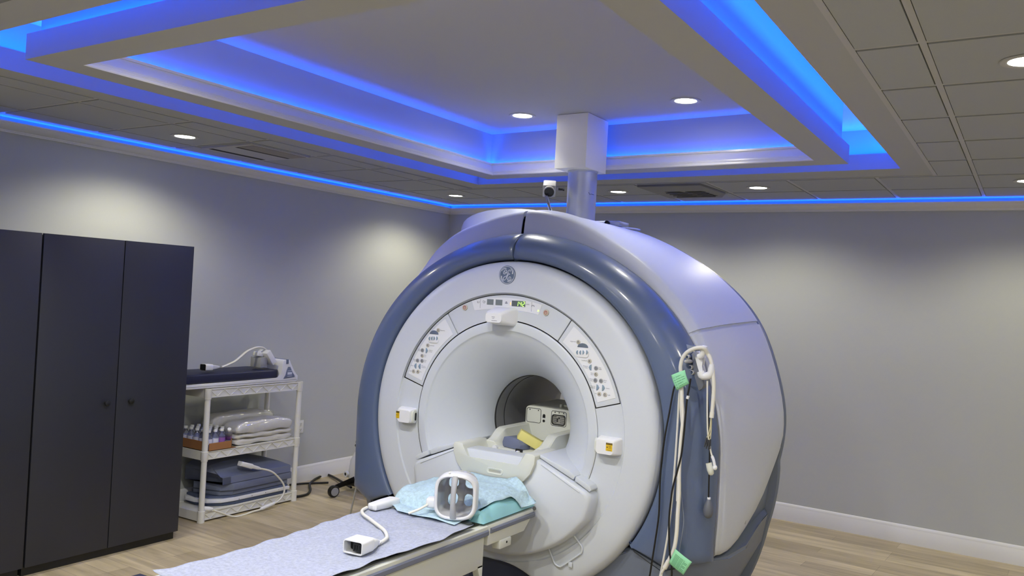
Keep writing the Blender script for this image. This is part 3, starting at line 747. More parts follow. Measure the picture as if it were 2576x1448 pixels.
# raised service hump on the upper left
b = MB(); P = []
for d, dr in ((.46, .0), (.50, .10), (.56, 1.), (.64, 1.), (.86, 1.), (.95, .6), (1.0, 0)):
    row = []
    for th in [88, 92, 95, 98.1, 102, 105.3, 109, 112.3, 115, 117.3, 119, 120.5, 121.8, 122.6, 123.2, 123.6, 124.0]:
        h = slerp([(88, 1.322), (91.9, 1.338), (98.1, 1.374), (105.3, 1.418), (112.3, 1.466), (117.3, 1.488), (120.5, 1.480), (122.6, 1.430), (123.2, 1.38), (124, 1.25)], th); base = slerp(TM, th)-.03
        row.append(G(th, base+(h-base)*dr, d))
    P.append(row)
b.grid(P); b.done('service_hump', M_MW2, mri, ang=55)
# dark structure inside, seen only through the gaps
b = MB(); b.lathe([(.90, .12), (.975, .14), (1.06, .18), (1.09, .30), (1.09, 1.18), (.3, 1.2)], (XM, YM, ZM), (0, 1, 0), 72); b.done('inner_housing', mat('dark inner housing', '#23262d', .7), mri)
# --- base
def basering(pts): return [V(XM+x, YM+d, z) for x, d, z in pts] + [V(XM-x, YM+d, z) for x, d, z in pts[::-1] if x > .001]
TOPB = [(0, .10, .26), (.55, .10, .28), (.845, .075, .455), (1.02, .075, .368), (1.235, .225, .435), (1.29, .40, .420), (1.30, .70, .41), (1.305, .92, .505), (1.315, 1.10, .540), (1.28, 1.20, .55), (0, 1.25, .5)]
MID = [(0, .105, .18), (.55, .105, .18), (.85, .08, .22), (1.025, .095, .22), (1.21, .26, .26), (1.26, .42, .27), (1.275, .7, .28), (1.28, .93, .34), (1.285, 1.09, .36), (1.24, 1.19, .38), (0, 1.24, .35)]
BOT = [(0, .11, 0), (.55, .11, 0), (.80, .10, 0), (.96, .14, 0), (1.08, .32, 0), (1.11, .46, 0), (1.12, .72, 0), (1.12, .95, 0), (1.11, 1.08, 0), (1.06, 1.16, 0), (0, 1.2, 0)]
b = MB(); vs = b.grid([basering(TOPB), basering(MID), basering(BOT)], cv=True); b.cap(vs[0][::-1]); b.cap(vs[-1])
bmesh.ops.bevel(b.bm, geom=[e for e in b.bm.edges if all(v in vs[0] for v in e.verts)], offset=.012, segments=3, affect='EDGES', clamp_overlap=True)
b.done('base', M_MB2, mri, ang=40)
b = MB(); b.prism([(XM-.56, .0), (XM+.56, 0), (XM+.56, .20), (XM+.40, .24), (XM+.2, .27), (XM-.2, .27), (XM-.40, .24), (XM-.56, .20)], F, .09, .05); b.done('foot_panel', mat('dark navy panel', '#2f3750', .5), mri)
b = MB(); b.tube([F(XM+x, ZM-1.35+sqrt(.565**2-x*x), .045) for x in [(-.50+.025*k) for k in range(41)]], .007, 6); b.done('foot_trim', M_GAP, mri)

# --- laser boxes on the face
for s, x0, x1, sx, in ((1, -2.047, -1.908, -1), (-1, -3.465, -3.331, 1)):
    def lb(b):
        P = []
        for d, k, zz in ((.006, 0, 0), (-.03, .010, .004), (-.055, .022, .009), (-.062, .03, .016)):
            a0 = x0+(k*1.0 if s < 0 else k*.3); a1 = x1-(k*1.0 if s > 0 else k*.3)
            P.append([F(u, v, d) for u, v in rrect((a0+a1)/2, 1.0115-zz*.3, a1-a0, .096-zz*1.2, .010+k*.2)])
        vs = b.grid(P, cv=True); b.cap(vs[-1])
    lh = sub(mri, 'laser_housing', M_WP, lb)
    xe = x0+.002 if s > 0 else x1-.006
    def eye(b):
        f = (lambda u, v, d: V(xe-.010+d*s, YM-.026+u, 1.008+v)) if s > 0 else (lambda u, v, d: V(xe+.012-d, YM-.026+u, 1.008+v))
        b.prism(rrect(0, 0, .046, .080, .018), f, 0, .016, bev=.004)
    ey = sub(lh, 'laser_window', M_CREAM, eye)
    if s < 0: sub(lh, 'aperture', M_BLK, lambda b: b.prism(rrect(0, 0, .016, .050, .008), lambda u, v, d: V(xe+.0135-d, YM-.026+u+.006, 1.008+v), 0, .003))
    xs_ = x0+.088 if s > 0 else x0+.030; wd_ = .038 if s > 0 else .026
    dsk_ = -.0635
    lbp = sub(lh, 'caution_label', M_YEL, lambda b: b.prism([(xs_-wd_/2, .990), (xs_+wd_/2, .990), (xs_+wd_/2, 1.034), (xs_-wd_/2, 1.034)], F, dsk_+.004, dsk_), label='yellow and black caution label')
    def ink(b):
        b.prism([(xs_-wd_/2, 1.024), (xs_+wd_/2, 1.024), (xs_+wd_/2, 1.034), (xs_-wd_/2, 1.034)], F, dsk_, dsk_-.0006)
        b.prism([(xs_-wd_*.36, 1.006), (xs_-wd_*.2, 1.006), (xs_-wd_*.28, 1.018)], F, dsk_, dsk_-.0006)
        for k in range(3): b.prism([(xs_-wd_*.1, 1.017-.006*k), (xs_+wd_*.36, 1.017-.006*k), (xs_+wd_*.36, 1.0185-.006*k), (xs_-wd_*.1, 1.0185-.006*k)], F, dsk_, dsk_-.0006)
        b.prism([(xs_-wd_*.3, .995), (xs_+wd_*.36, .995), (xs_+wd_*.36, .9965), (xs_-wd_*.3, .9965)], F, dsk_, dsk_-.0006)
    sub(lh, 'label_print', M_BLK, ink)
    sub(lh, 'caution_word', M_YEL, lambda b: b.text('CAUTION', .0075 if s > 0 else .0052, lambda u, v: F(xs_+u, 1.029+v, dsk_-.0008)))

# --- docking shroud (the wide fan below the bore), its chamfer and the cream cradle
XS = -2.655
def fan(r0=.735, a0=-35.5, a1=-144.5, top=.0):
    po = []
    n = 40
    for k in range(n+1):
        th = a0+(a1-a0)*k/n; po.append((XM+.0+(XS-XM)+r0*cos(radians(th)), ZM+r0*sin(radians(th))))
    po += [(XS-.62, .705), (XS-.612, .735), (XS-.585, .757), (XS-.50, .793), (XS-.28, .885), (XS+.28, .885), (XS+.50, .793), (XS+.585, .757), (XS+.612, .735), (XS+.62, .705)]
    return po
def fanb(b):
    po = fan(); c = (XS, .62)
    P = []
    for d, e in ((.02, .0), (-.03, .0), (-.07, .004), (-.088, .012), (-.097, .024), (-.10, .042)):
        P.append([F(u-(u-c[0])*e/.62, v-(v-c[1])*e/.45 if v < .6 else v-e*.12, d) for u, v in po])
    vs = b.grid(P, cv=True); b.cap(vs[-1])
sh = sub(mri, 'docking_shroud', M_MW, fanb, ang=50)
for s in (1, -1):
    sub(sh, 'shroud_top', M_MW, lambda b: b.prism([(XS+s*.272, .913), (XS+s*.272, .892), (XS+s*.495, .800), (XS+s*.505, .822), (XS+s*.46, .852)], F, .36, -.075, bev=.006))
    sub(sh, 'shroud_clip', M_MW, lambda b: b.prism([(XS+s*.505, .800), (XS+s*.60, .752), (XS+s*.612, .765), (XS+s*.60, .785), (XS+s*.512, .826)], F, .03, -.080, bev=.004))
    sub(sh, 'shroud_rib', M_MW, lambda b: b.tube([F(XS+s*.30, .862, -.101), F(XS+s*.55, .745, -.101)], .003, 6))
def loop(b):
    pts = [(-2.179,4.385,0.488),(-2.123,4.385,0.436),(-2.111,4.385,0.418),(-2.113,4.385,0.395),(-2.127,4.385,0.379),(-2.227,4.385,0.295),(-2.249,4.385,0.285),(-2.272,4.385,0.292),(-2.287,4.385,0.309),(-2.323,4.385,0.376)]
    b.tube(smooth(pts, 4), .005, 8)
    b.box(V(*pts[5])+V(.035, -.004, .0), V(*pts[5])+V(.06, .004, .03), bev=.003)
sub(mri, 'release_handle', M_MW, loop)
b = MB(); q = V(*(-2.383,4.300,0.609)); b.cyl(q+V(0, .002, 0), q-V(0, .004, 0), .011, 16); b.done('shroud_hole', mat('grey hole', '#77787c', .6), sh)
XU = -2.667
def ublock(b):
    out = [(-.283, .905), (-.268, .915), (-.222, .915), (-.212, .908), (-.180, .842), (-.170, .836), (.170, .836), (.180, .842), (.212, .908), (.222, .915), (.268, .915), (.283, .905), (.280, .86), (.255, .80), (.215, .755), (.16, .718), (.09, .695), (0, .688), (-.09, .695), (-.16, .718), (-.215, .755), (-.255, .80), (-.280, .86)]
    b.prism([(XU+u, v) for u, v in out], F, .14, -.125, bev=.004)
ub = sub(mri, 'docking_cradle', M_CREAM, ublock)
def slot(b):
    f = lambda u, v, d: F(XU+.02+u, .782+v, d)
    o = rrect(0, 0, .115, .036, .018, 6); i_ = rrect(0, 0, .092, .022, .011, 6); i2 = rrect(0, 0, .084, .016, .008, 6)
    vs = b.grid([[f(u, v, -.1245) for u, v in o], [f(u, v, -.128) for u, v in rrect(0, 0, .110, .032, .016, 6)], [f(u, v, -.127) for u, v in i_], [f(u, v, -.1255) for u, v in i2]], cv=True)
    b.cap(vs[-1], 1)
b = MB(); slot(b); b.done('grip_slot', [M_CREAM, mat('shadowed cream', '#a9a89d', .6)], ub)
def trayl(b):
    b.box((XU-.16, YM-.06, .828), (XU+.16, YM+.15, .8375), bev=.002)
    for x in (-.115, .03): b.box((XU+x-.035, YM+.02, .836), (XU+x+.03, YM+.10, .844), bev=.003)
    b.box((XU+.105, YM-.03, .8365), (XU+.14, YM+.0, .8385), 1, bev=.001)
b = MB(); trayl(b); b.done('latch_tray', [M_CREAM, M_GAP], ub)

# --- fin, bracket and hooks on the right flank
def bar(b, a, c, wd, th, m=0, bev=.004, up=(0, 1, 0)):
    a, c = Vector(a), Vector(c); t = (c-a).normalized(); x = Vector(up).cross(t).normalized(); y = t.cross(x)
    b.obox((a+c)/2, wd, th, (c-a).length, Matrix((x, y, t)).transposed(), m, bev)
def fin(b):
    a, c, e = V(*(-1.658,4.530,1.608)), V(*(-1.576,4.530,1.584)), V(*(-1.625,4.520,1.534))
    k = V(.01, .07, 0)
    b.grid([[a+V(0, .0, 0), c+V(.01, 0, 0)], [a*.5+e*.5+V(-.004, 0, 0), c*.5+e*.5+V(.02, -.006, .0)], [e, e+V(.02, 0, .005)]])
    v = [a, c, e, a+k, c+k, e+k]; V_ = [b.bm.verts.new(q) for q in v]
    for f in ((0, 1, 2), (3, 5, 4), (0, 3, 4, 1), (1, 4, 5, 2), (2, 5, 3, 0)): b.face([V_[i] for i in f])
sub(mri, 'flank_fin', M_MB, fin)
def bracket(b):
    q = [(-1.581,4.500,1.548),(-1.560,4.500,1.567),(-1.544,4.500,1.566),(-1.507,4.500,1.431),(-1.497,4.500,1.394),(-1.509,4.500,1.366),(-1.532,4.500,1.351),(-1.548,4.500,1.358),(-1.566,4.500,1.387),(-1.574,4.500,1.425),(-1.553,4.500,1.442)]
    po = [(v[0], v[2]) for v in q]
    b.prism(po, lambda u, v, d: V(u, 4.50+d, v), -.0, .10, bev=.006)
br = sub(mri, 'cable_bracket', mat('grey bracket', '#6f7480', .45), bracket)
def sock(b):
    for p in [(-1.594,4.493,1.531),(-1.573,4.493,1.477),(-1.563,4.493,1.451)]: b.lathe([(.013, 0), (.013, .016), (.009, .018), (.008, .006)], V(*p)+V(0, .012, 0), (-.3, -1, 0), 16)
    for p in [(-1.586,4.493,1.509),(-1.602,4.493,1.506)]: b.ellip(p, .020, .014, .011, rot=.3)
sub(br, 'socket', mat('light grey socket', '#b5b5b3', .5), sock)
def plate(b):
    q = [(-1.537,4.478,1.568),(-1.517,4.478,1.563),(-1.495,4.478,1.537),(-1.509,4.478,1.493),(-1.493,4.478,1.468),(-1.497,4.478,1.422),(-1.509,4.478,1.427),(-1.526,4.478,1.480),(-1.546,4.478,1.532)]
    b.prism([(v[0], v[2]) for v in q], lambda u, v, d: V(u, 4.478+d, v), -.014, .03, bev=.005)
h1 = [(-1.521,4.450,1.539),(-1.506,4.450,1.548),(-1.498,4.450,1.562),(-1.493,4.450,1.581),(-1.489,4.450,1.601)]; h2 = [(-1.505,4.450,1.464),(-1.496,4.450,1.444),(-1.479,4.450,1.441),(-1.459,4.450,1.448),(-1.449,4.450,1.462),(-1.447,4.450,1.481),(-1.445,4.450,1.508)]
hk = sub(br, 'hook_plate', M_WP, plate)
for h, rr_ in ((h1, [.016, .016, .017, .019, .014]), (h2, [.020, .022, .020, .020, .019, .018, .013])):
    sub(br, 'hook', M_WP, lambda b: b.tube(smooth(h, 4), .016, 12, radii=[lerp(list(enumerate(rr_)), k/4) for k in range(4*(len(h)-1)+1)]), ang=60)
# the same hook showing past the left flank
b = MB()
for s_ in ([(-3.792,4.620,1.542),(-3.813,4.620,1.554),(-3.815,4.620,1.572)], [(-3.838,4.620,1.448),(-3.850,4.620,1.461),(-3.849,4.620,1.481)]): b.tube(smooth(s_, 4), .014, 10)
b.done('hook', M_WP, mri, ang=60)
b = MB(); q = [(-3.810,4.640,1.559),(-3.827,4.640,1.556),(-3.846,4.640,1.529),(-3.854,4.640,1.487),(-3.833,4.640,1.484),(-3.801,4.640,1.523)]; b.prism([(v[0], v[2]) for v in q], lambda u, v, d: V(u, 4.62+d, v), 0, .06); b.done('hook_plate', M_BLK, mri)
# speaker/intercom on top rear
b = MB(); b.box((-2.66, 5.44, 2.325), (-2.47, 5.60, 2.362), bev=.006); b.done('fan_box', M_STEEL, mri)
b = MB(); b.lathe([(.0001, 0), (.018, 0), (.018, .012)], (-2.56, 5.435, 2.345), (0, -1, 0), 20); b.done('fan_opening', M_BLK, mri)
b = MB(); b.ellip((-2.44, 5.50, 2.310), .095, .10, .012); b.done('top_tray', M_WP, mri)

# ------------------------------------------------------------------ vent pipe and camera over the scanner
t = thing('vent_pipe', 'thick galvanised steel vent pipe rising from the scanner to the boxed chase', 'pipe', (-2.652, 5.2, 2.25))
b = MB(); b.cyl((-2.652, 5.2, 2.27), (-2.652, 5.2, 2.675), .099, 48); b.done('pipe', M_STEEL, t)
b = MB(); b.lathe([(.099, 0), (.103, .002), (.103, .014), (.099, .016)], (-2.652, 5.2, 2.66), (0, 0, 1), 48); b.done('collar', M_STEEL, t)
b = MB(); b.tube([(-2.550,5.099,2.517),(-2.542,5.099,2.502),(-2.532,5.099,2.505),(-2.511,5.099,2.499)], .0015, 5); b.done('scratch', mat('dark mark', '#4a4f58', .7), t)
t = thing('video_camera', 'small white video camera on a thin chrome arm above the scanner', 'camera', (-2.77, 5.0, 2.35))
b = MB(); b.tube([(-2.771,5.000,2.371),(-2.812,5.000,2.483)], .010, 10); b.done('arm', M_CHROME, t)
cc = V(*(-2.816,5.000,2.524))
Rc = Matrix.Rotation(radians(28), 3, 'Z') @ Matrix.Rotation(radians(28), 3, 'X')
b = MB(); b.obox(cc + Rc @ V(.02, .050, -.01), .085, .10, .085, Rc, bev=.007); b.done('camera_body', mat('light grey housing', '#a09f9b', .6), t)
b = MB(); b.lathe([(.040, 0), (.040, -.012), (.034, -.014), (.032, .0), (.0001, .001)], cc + Rc @ V(.02, -.004, -.01), Rc @ V(0, 1, 0), 28); b.done('lens_ring', mat('light grey housing', '#a09f9b', .6), t)
b = MB(); b.lathe([(.033, -.004), (.0001, -.006)], cc + Rc @ V(.02, -.004, -.01), Rc @ V(0, 1, 0), 28); b.done('lens', M_BLK, t)
b = MB(); p_ = cc + Rc @ V(.08, .05, -.01); b.cyl(p_, p_ + Rc @ V(.035, 0, 0), .009, 10); b.obox(p_ + Rc @ V(.035, 0, 0), .012, .03, .014, Rc, bev=.002); b.done('clamp_knob', M_BLK, t)

# ------------------------------------------------------------------ cables and pendants on the right flank of the scanner
def cord(name, label, cat, pts, r, m, n=5, group=None, **k):
    b = MB(); b.tube(smooth(pts, n), r, 8, **k)
    return tag(b.done(name, m, origin=pts[0], ang=60), label, cat, group)
YC = 4.39
cord('black_cable', 'thin black cable hanging nearest the white face on the right flank', 'cable', [(-1.605,4.405,1.411),(-1.630,4.405,1.368),(-1.649,4.405,1.234),(-1.668,4.405,1.092),(-1.679,4.405,0.944),(-1.680,4.405,0.826),(-1.677,4.405,0.680),(-1.690,4.405,0.530),(-1.703,4.405,0.410),(-1.713,4.405,0.327)] + [(-1.74, 4.37, .12), (-1.78, 4.34, .012)], .005, M_BCABLE)
t = thing('black_cable', 'black cable with a white tag crossing over the white cables on the right flank', 'cable', (-1.550,4.430,1.411))
b = MB(); b.tube(smooth([(-1.531,4.375,1.427),(-1.537,4.375,1.373),(-1.544,4.375,1.322),(-1.549,4.375,1.206),(-1.552,4.375,1.126),(-1.559,4.375,1.024),(-1.575,4.375,0.942),(-1.596,4.375,0.845),(-1.603,4.375,0.771),(-1.607,4.375,0.662),(-1.596,4.375,0.519),(-1.575,4.375,0.365)] + [(-1.60, 4.36, .12), (-1.63, 4.33, .012)], 5), .0052, 8); b.done('cord', M_BCABLE, t, ang=60)
q = [(-1.539,4.375,1.336),(-1.543,4.375,1.320)]; b = MB(); b.cyl(q[0], q[1], .008, 10); b.done('white_tag', M_WP, t)
cord('white_cable', 'white cable hanging straight down behind the black one on the right flank', 'cable', [(-1.598,4.412,1.408),(-1.602,4.412,1.312),(-1.602,4.412,1.203),(-1.603,4.412,1.057),(-1.606,4.412,0.910),(-1.610,4.412,0.778),(-1.620,4.412,0.616),(-1.635,4.412,0.481),(-1.657,4.412,0.337)] + [(-1.69, 4.37, .12), (-1.72, 4.33, .012)], .0062, M_CABLE)
# thick white cable over the hook with its lead wires
t = thing('lead_cable', 'thick white cable looped over the white hook, ending in a bunch of lead clips', 'cable', (-1.501,4.440,1.591))
b = MB()
A_ = [(-1.594,4.425,1.408),(-1.607,4.425,1.464),(-1.607,4.425,1.494),(-1.599,4.425,1.529),(-1.577,4.425,1.560),(-1.543,4.425,1.581),(-1.512,4.425,1.590),(-1.484,4.425,1.590)]; B_ = [(-1.472,4.450,1.562),(-1.455,4.450,1.537),(-1.443,4.450,1.497),(-1.433,4.450,1.441),(-1.428,4.450,1.385),(-1.428,4.450,1.329),(-1.429,4.450,1.280),(-1.430,4.450,1.253)]
b.tube(smooth(A_+B_, 5), .0105, 10); b.tube([(-1.430,4.450,1.255),(-1.432,4.450,1.227)], .0125, 10)
b.done('cord', M_CABLE, t, ang=60)
for i, s_ in enumerate(([(-1.432,4.450,1.228),(-1.434,4.450,1.196),(-1.436,4.450,1.166),(-1.444,4.450,1.138),(-1.451,4.450,1.120)], [(-1.434,4.452,1.228),(-1.433,4.452,1.185),(-1.433,4.452,1.147),(-1.440,4.452,1.124),(-1.445,4.452,1.111)], [(-1.434,4.448,1.228),(-1.437,4.448,1.177),(-1.440,4.448,1.139),(-1.439,4.448,1.120),(-1.436,4.448,1.109)], [(-1.433,4.454,1.228),(-1.431,4.454,1.177),(-1.431,4.454,1.140),(-1.432,4.454,1.121),(-1.433,4.454,1.113)])):
    b = MB(); b.tube(smooth(s_, 4), .0022, 6); ln = b.done('lead_wire', mat('pale yellow wire', '#cfc9a6', .5), t, ang=60)
    e = V(*s_[-1]); b = MB(); b.tube([e, e+V(.002*i-.006, -.002, -.035)], .005, 6, radii=[.0045, .006]); b.tube([e+V(.0, -.004, -.012), e+V(.004*i-.008, -.008, -.05)], .003, 5); b.done('clip', mat('dark clip', '#3a3c42', .4), ln)
t = thing('thick_cable_bundle', 'thick white cable with a green tag near the floor on the right flank', 'cable', (-1.583,4.400,1.381))
b = MB(); b.tube(smooth([(-1.585,4.385,1.403),(-1.574,4.385,1.296),(-1.564,4.385,1.210),(-1.568,4.385,1.108),(-1.570,4.385,1.021),(-1.570,4.385,0.934),(-1.564,4.385,0.812),(-1.565,4.385,0.704),(-1.566,4.385,0.595),(-1.577,4.385,0.513),(-1.604,4.385,0.446)], 5), .011, 10); b.done('cord', M_CABLE, t, ang=60)
b = MB(); b.tube([(-1.602,4.385,0.451),(-1.621,4.385,0.410)], .013, 10); b.tube(smooth([(-1.617,4.385,0.415),(-1.635,4.385,0.385),(-1.640,4.385,0.348)] + [(-1.665, 4.36, .12), (-1.69, 4.32, .014)], 4), .007, 8); b.done('strain_relief', M_CABLE, t, ang=60)
t = thing('thick_cable_bundle', 'paler white cable twisted beside the thick one under the upper green tag', 'cable', (-1.590,4.400,1.380))
b = MB(); b.tube(smooth([(-1.586,4.395,1.399),(-1.585,4.395,1.294),(-1.578,4.395,1.222),(-1.568,4.395,1.136),(-1.577,4.395,1.019),(-1.579,4.395,0.917),(-1.575,4.395,0.772)], 5), .007, 8); b.done('cord', M_CABLE, t, ang=60)
cord('clear_tube', 'thin clear tube curving down beside the thick white cable', 'tube', [(-1.565,4.415,0.821),(-1.550,4.415,0.737),(-1.541,4.415,0.666),(-1.547,4.415,0.593),(-1.554,4.415,0.533),(-1.557,4.415,0.482)], .003, mat('clear tubing', '#7c869a', .3))
def tagpaper(name, label, pts, lines, fold):
    t = thing(name, label, 'tag', pts[0]); b = MB()
    n = 8; P = []
    a, c, d, e = [Vector(p) for p in pts]      # corners in order
    for i in range(n+1):
        u = i/n; P.append([(a.lerp(c, u)).lerp(e.lerp(d, u), k/6) + V(0, -.010*sin(pi*u)*fold - .006*sin(pi*k/6), 0) for k in range(7)])
    b.grid(P); o = b.done('paper', M_GREEN, t, ang=60)
    s = o.modifiers.new('thickness', 'SOLIDIFY'); s.thickness = .0008
    b = MB()
    for k in range(lines):
        v0 = .22+.62*k/max(1, lines-1)
        p = lambda u, v: (a.lerp(c, u)).lerp(e.lerp(d, u), v) + V(0, -.010*sin(pi*u)*fold - .006*sin(pi*v)-.0012, 0)
        u1 = .88 if k % 3 else .7
        for (ua, ub_) in ((.12, .4), (.42, .62), (.65, u1)): b.poly([p(ua, v0), p(ub_, v0), p(ub_, v0+.035), p(ua, v0+.035)])
    b.done('print', mat('green tag ink', '#4f8a66', .7), t, fix=False)
tagpaper('green_tag', 'crumpled green paper tag on the cables just under the white hook', [(-1.638,4.372,1.435),(-1.564,4.372,1.470),(-1.536,4.372,1.401),(-1.602,4.372,1.357)], 5, 1.)
tagpaper('green_tag', 'green paper tag with printed lines low on the cables near the floor', [(-1.561,4.370,0.527),(-1.468,4.370,0.478),(-1.511,4.370,0.401),(-1.593,4.370,0.447)], 9, .4)
# respiration / pulse probe and squeeze bulb
t = thing('squeeze_bulb', 'grey rubber squeeze bulb hanging on a black tube by the side cover', 'bulb', (-1.430,4.475,0.751))
q = V(*(-1.430,4.475,0.747))
b = MB(); b.lathe([(.0001, -.055), (.010, -.053), (.020, -.044), (.0255, -.028), (.0265, -.010), (.024, .008), (.018, .026), (.011, .042), (.007, .050)], q, (0, 0, 1), 24); b.done('bulb', mat('grey rubber', '#5c606b', .55), t)
b = MB(); b.lathe([(.0001, .056), (.009, .056), (.009, .046), (.0001, .046)], q, (0, 0, 1), 14); b.done('collar', M_WP, t)
b = MB(); b.tube(smooth([(-1.432,4.475,0.794),(-1.435,4.475,0.891),(-1.438,4.475,0.999),(-1.443,4.475,1.086),(-1.455,4.475,1.215),(-1.467,4.475,1.344),(-1.474,4.475,1.417)], 4), .0042, 8); b.done('hose', M_BCABLE, t, ang=60)
t = thing('finger_probe', 'cream finger probe dangling above the grey bulb on the right flank', 'probe', (-1.434,4.460,0.966))
a, c = V(*(-1.435,4.455,0.987)), V(*(-1.416,4.455,0.925)); ax = (c-a)
b = MB(); b.lathe([(.013, .0), (.0165, .0), (.0175, .02), (.018, ax.length*.55), (.014, ax.length*.9), (.006, ax.length), (.0001, ax.length)], a, ax, 20); b.lathe([(.013, 0), (.012, .02), (.0001, .022)], a, ax, 20, 1)
b.done('probe_body', [M_CREAM, mat('olive pad', '#8f8a4c', .6)], t, ang=50)
b = MB(); b.ellip(V(*(-1.400,4.455,0.968)), .012, .010, .014); b.tube(smooth([(-1.401,4.455,0.972),(-1.410,4.455,1.006),(-1.420,4.455,1.026)], 3), .008, 10); b.done('pivot', M_WP, t)
b = MB(); b.tube(smooth([(-1.418,4.455,1.023),(-1.427,4.455,1.047),(-1.433,4.455,1.075),(-1.439,4.455,1.103),(-1.449,4.455,1.145),(-1.458,4.455,1.253),(-1.463,4.455,1.346),(-1.467,4.455,1.418)], 4), .0048, 8); b.done('cord', M_CABLE, t, ang=60)

# ------------------------------------------------------------------ the cradle in the bore
cr = thing('patient_cradle', 'white patient cradle with raised side rails lying in the scanner bore', 'cradle', (XU, 4.9, .85))
def cradle(b):
    P = []
    for y, rz, iz in ((4.525, .900, .868), (4.53, .905, .869), (4.57, .915, .869), (4.61, .945, .869), (4.645, .968, .869), (4.67, .974, .869), (5.45, .974, .869)):
        half = [(.105, iz), (.125, iz+.01+(rz-.9)*.3), (.142, iz+.02+(rz-.9)*.6+.005), (.152, rz-.004), (.158, rz), (.208, rz), (.216, rz-.006), (.232, .898), (.234, .890), (.205, .836), (.19, .832)]
        row = [(XU-x, y, z) for x, z in half[::-1]] + [(XU+x, y, z) for x, z in half]
        P.append([V(*p) for p in row])
    vs = b.grid(P, cv=True); b.cap(vs[0][::-1])
deck = sub(cr, 'deck', M_CREAM, cradle, ang=28)
def latch(b):
    b.cyl((XU-.135, 4.53, .868), (XU-.135, 4.505, .868), .016, 18); b.obox((XU-.150, 4.51, .843), .05, .03, .022, 0, 0, .004)
    b.obox((XU+.005, 4.50, .845), .06, .06, .022, 0, 0, .005); b.obox((XU+.032, 4.515, .858), .02, .03, .03, 0, 0, .003)
sub(cr, 'latch', M_WP, latch)
b = MB(); b.box((XU+.01, 4.515, .843), (XU+.055, 4.527, .882)); b.box((XU-.2, 4.516, .827), (XU+.18, 4.526, .833)); b.done('latch_slot', M_GAP, cr)
BX0, BX1, BY, BZ0, BZ1 = XU-.185, XU+.185, 4.95, .872, 1.092
def blk(b):
    P = []
    for y, e, zt in ((BY, .008, BZ1-.010), (BY+.006, 0, BZ1-.002), (BY+.02, 0, BZ1), (BY+.40, 0, BZ1+.01)):
        P.append([V(u, y, v) for u, v in rrect((BX0+BX1)/2, (BZ0+zt)/2, BX1-BX0-2*e, zt-BZ0-e, .028, 5)])
    vs = b.grid(P, cv=True); b.cap(vs[0][::-1])
cb = sub(cr, 'connector_block', M_CREAM, blk)
fb = lambda u, v, d: V(BX0+u, BY-d, BZ1-v)
def outl(b, x0, x1, z0, z1, r, wd, d=.0018):
    o = rrect((x0+x1)/2, (z0+z1)/2, x1-x0, z1-z0, r, 4); b.tube([fb(u, v, d*.4) for u, v in o], wd, 5, closed=True)
b = MB(); outl(b, .012, .118, .016, .108, .012, .0016); outl(b, .196, .306, .016, .110, .012, .0016); b.done('cover_outline', M_GAP, cb)
b = MB()
for x, z, r in ((.034, .026, .004), (.098, .026, .004), (.142, .055, .010), (.142, .090, .009), (.222, .024, .004), (.252, .024, .0035), (.285, .024, .004)): b.lathe([(r, .0), (r, .0012), (.0001, .0012)], fb(x, z, 0), (0, -1, 0), 14)
b.box(fb(.132, .070, 0), fb(.152, .055, .0012)); b.done('hole', M_GAP, cb)
def plug(b):
    o = rrect(.251, .070, .098, .066, .016, 5); vs = b.grid([[fb(u, v, .0) for u, v in o], [fb(u, v, .006) for u, v in o], [fb(.251+(u-.251)*.9, .070+(v-.070)*.86, .006) for u, v in o], [fb(.251+(u-.251)*.88, .070+(v-.070)*.83, .002) for u, v in o]], cv=True); b.cap(vs[-1], 1)
b = MB(); plug(b); so = b.done('socket', [M_BLK, mat('grey socket plate', '#8c8c86', .5)], cb)
b = MB()
for i in range(4):
    for k in range(4):
        for x0 in (.214, .268): b.lathe([(.0024, 0), (.0024, .004), (.0001, .004)], fb(x0+.009*i if x0 > .25 else x0+.008*i*.8, .050+.012*k, 0), (0, -1, 0), 6)
for x, z in ((.243, .066), (.255, .058), (.243, .078)): b.lathe([(.0055, 0), (.0055, .0045), (.0001, .0045)], fb(x, z, 0), (0, -1, 0), 12)
b.done('socket_pins', M_GAP, cb)
b = MB(); b.box((XU+.03, 5.02, BZ1-.004), (XU+.045, 5.06, BZ1+.022), bev=.003); b.box((XU+.04, 5.05, BZ1+.004), (XU+.18, 5.07, BZ1+.018), bev=.003); b.done('top_bar', M_CREAM, cb)
b = MB()
for k in range(3): b.lathe([(.006, 0), (.006, .002), (.0001, .002)], V(XU+.217, 4.86+.0, .915+.02*k), (1, -.3, 0), 10)
b.done('rail_hole', M_GAP, cr)
# foam positioning blocks on the cradle
def at_foam(): pass
c1_, c2_ = V(*(-2.741,4.564,0.872)), V(*(-2.684,4.647,0.875))
b = MB(); R = Matrix.Rotation(radians(-14), 3, 'Z')
b.prism([(-.075, 0), (.075, 0), (.078, .030), (.062, .052), (.03, .066), (-.03, .070), (-.068, .062), (-.080, .03)], lambda u, v, d: V(XU-.035, 4.60, .871) + R @ V(u, d, v), -.045, .045, bev=.004)
tag(b.done('foam_wedge', M_GREYF, origin=(XU-.035, 4.6, .871)), 'grey blue rounded foam wedge on the cradle beside the yellow block', 'foam pad')
b = MB(); R = Matrix.Rotation(radians(32), 3, 'Z') @ Matrix.Rotation(radians(27), 3, 'Y')
b.obox(V(XU+.045, 4.635, .925), .165, .085, .058, R, 0, .004); tag(b.done('foam_block', mat('yellow foam', '#d8d080', .8, bump=.2, bscale=300), origin=(XU+.045, 4.635, .925)), 'tilted pale yellow foam block leaning on the grey wedge in the cradle', 'foam pad')

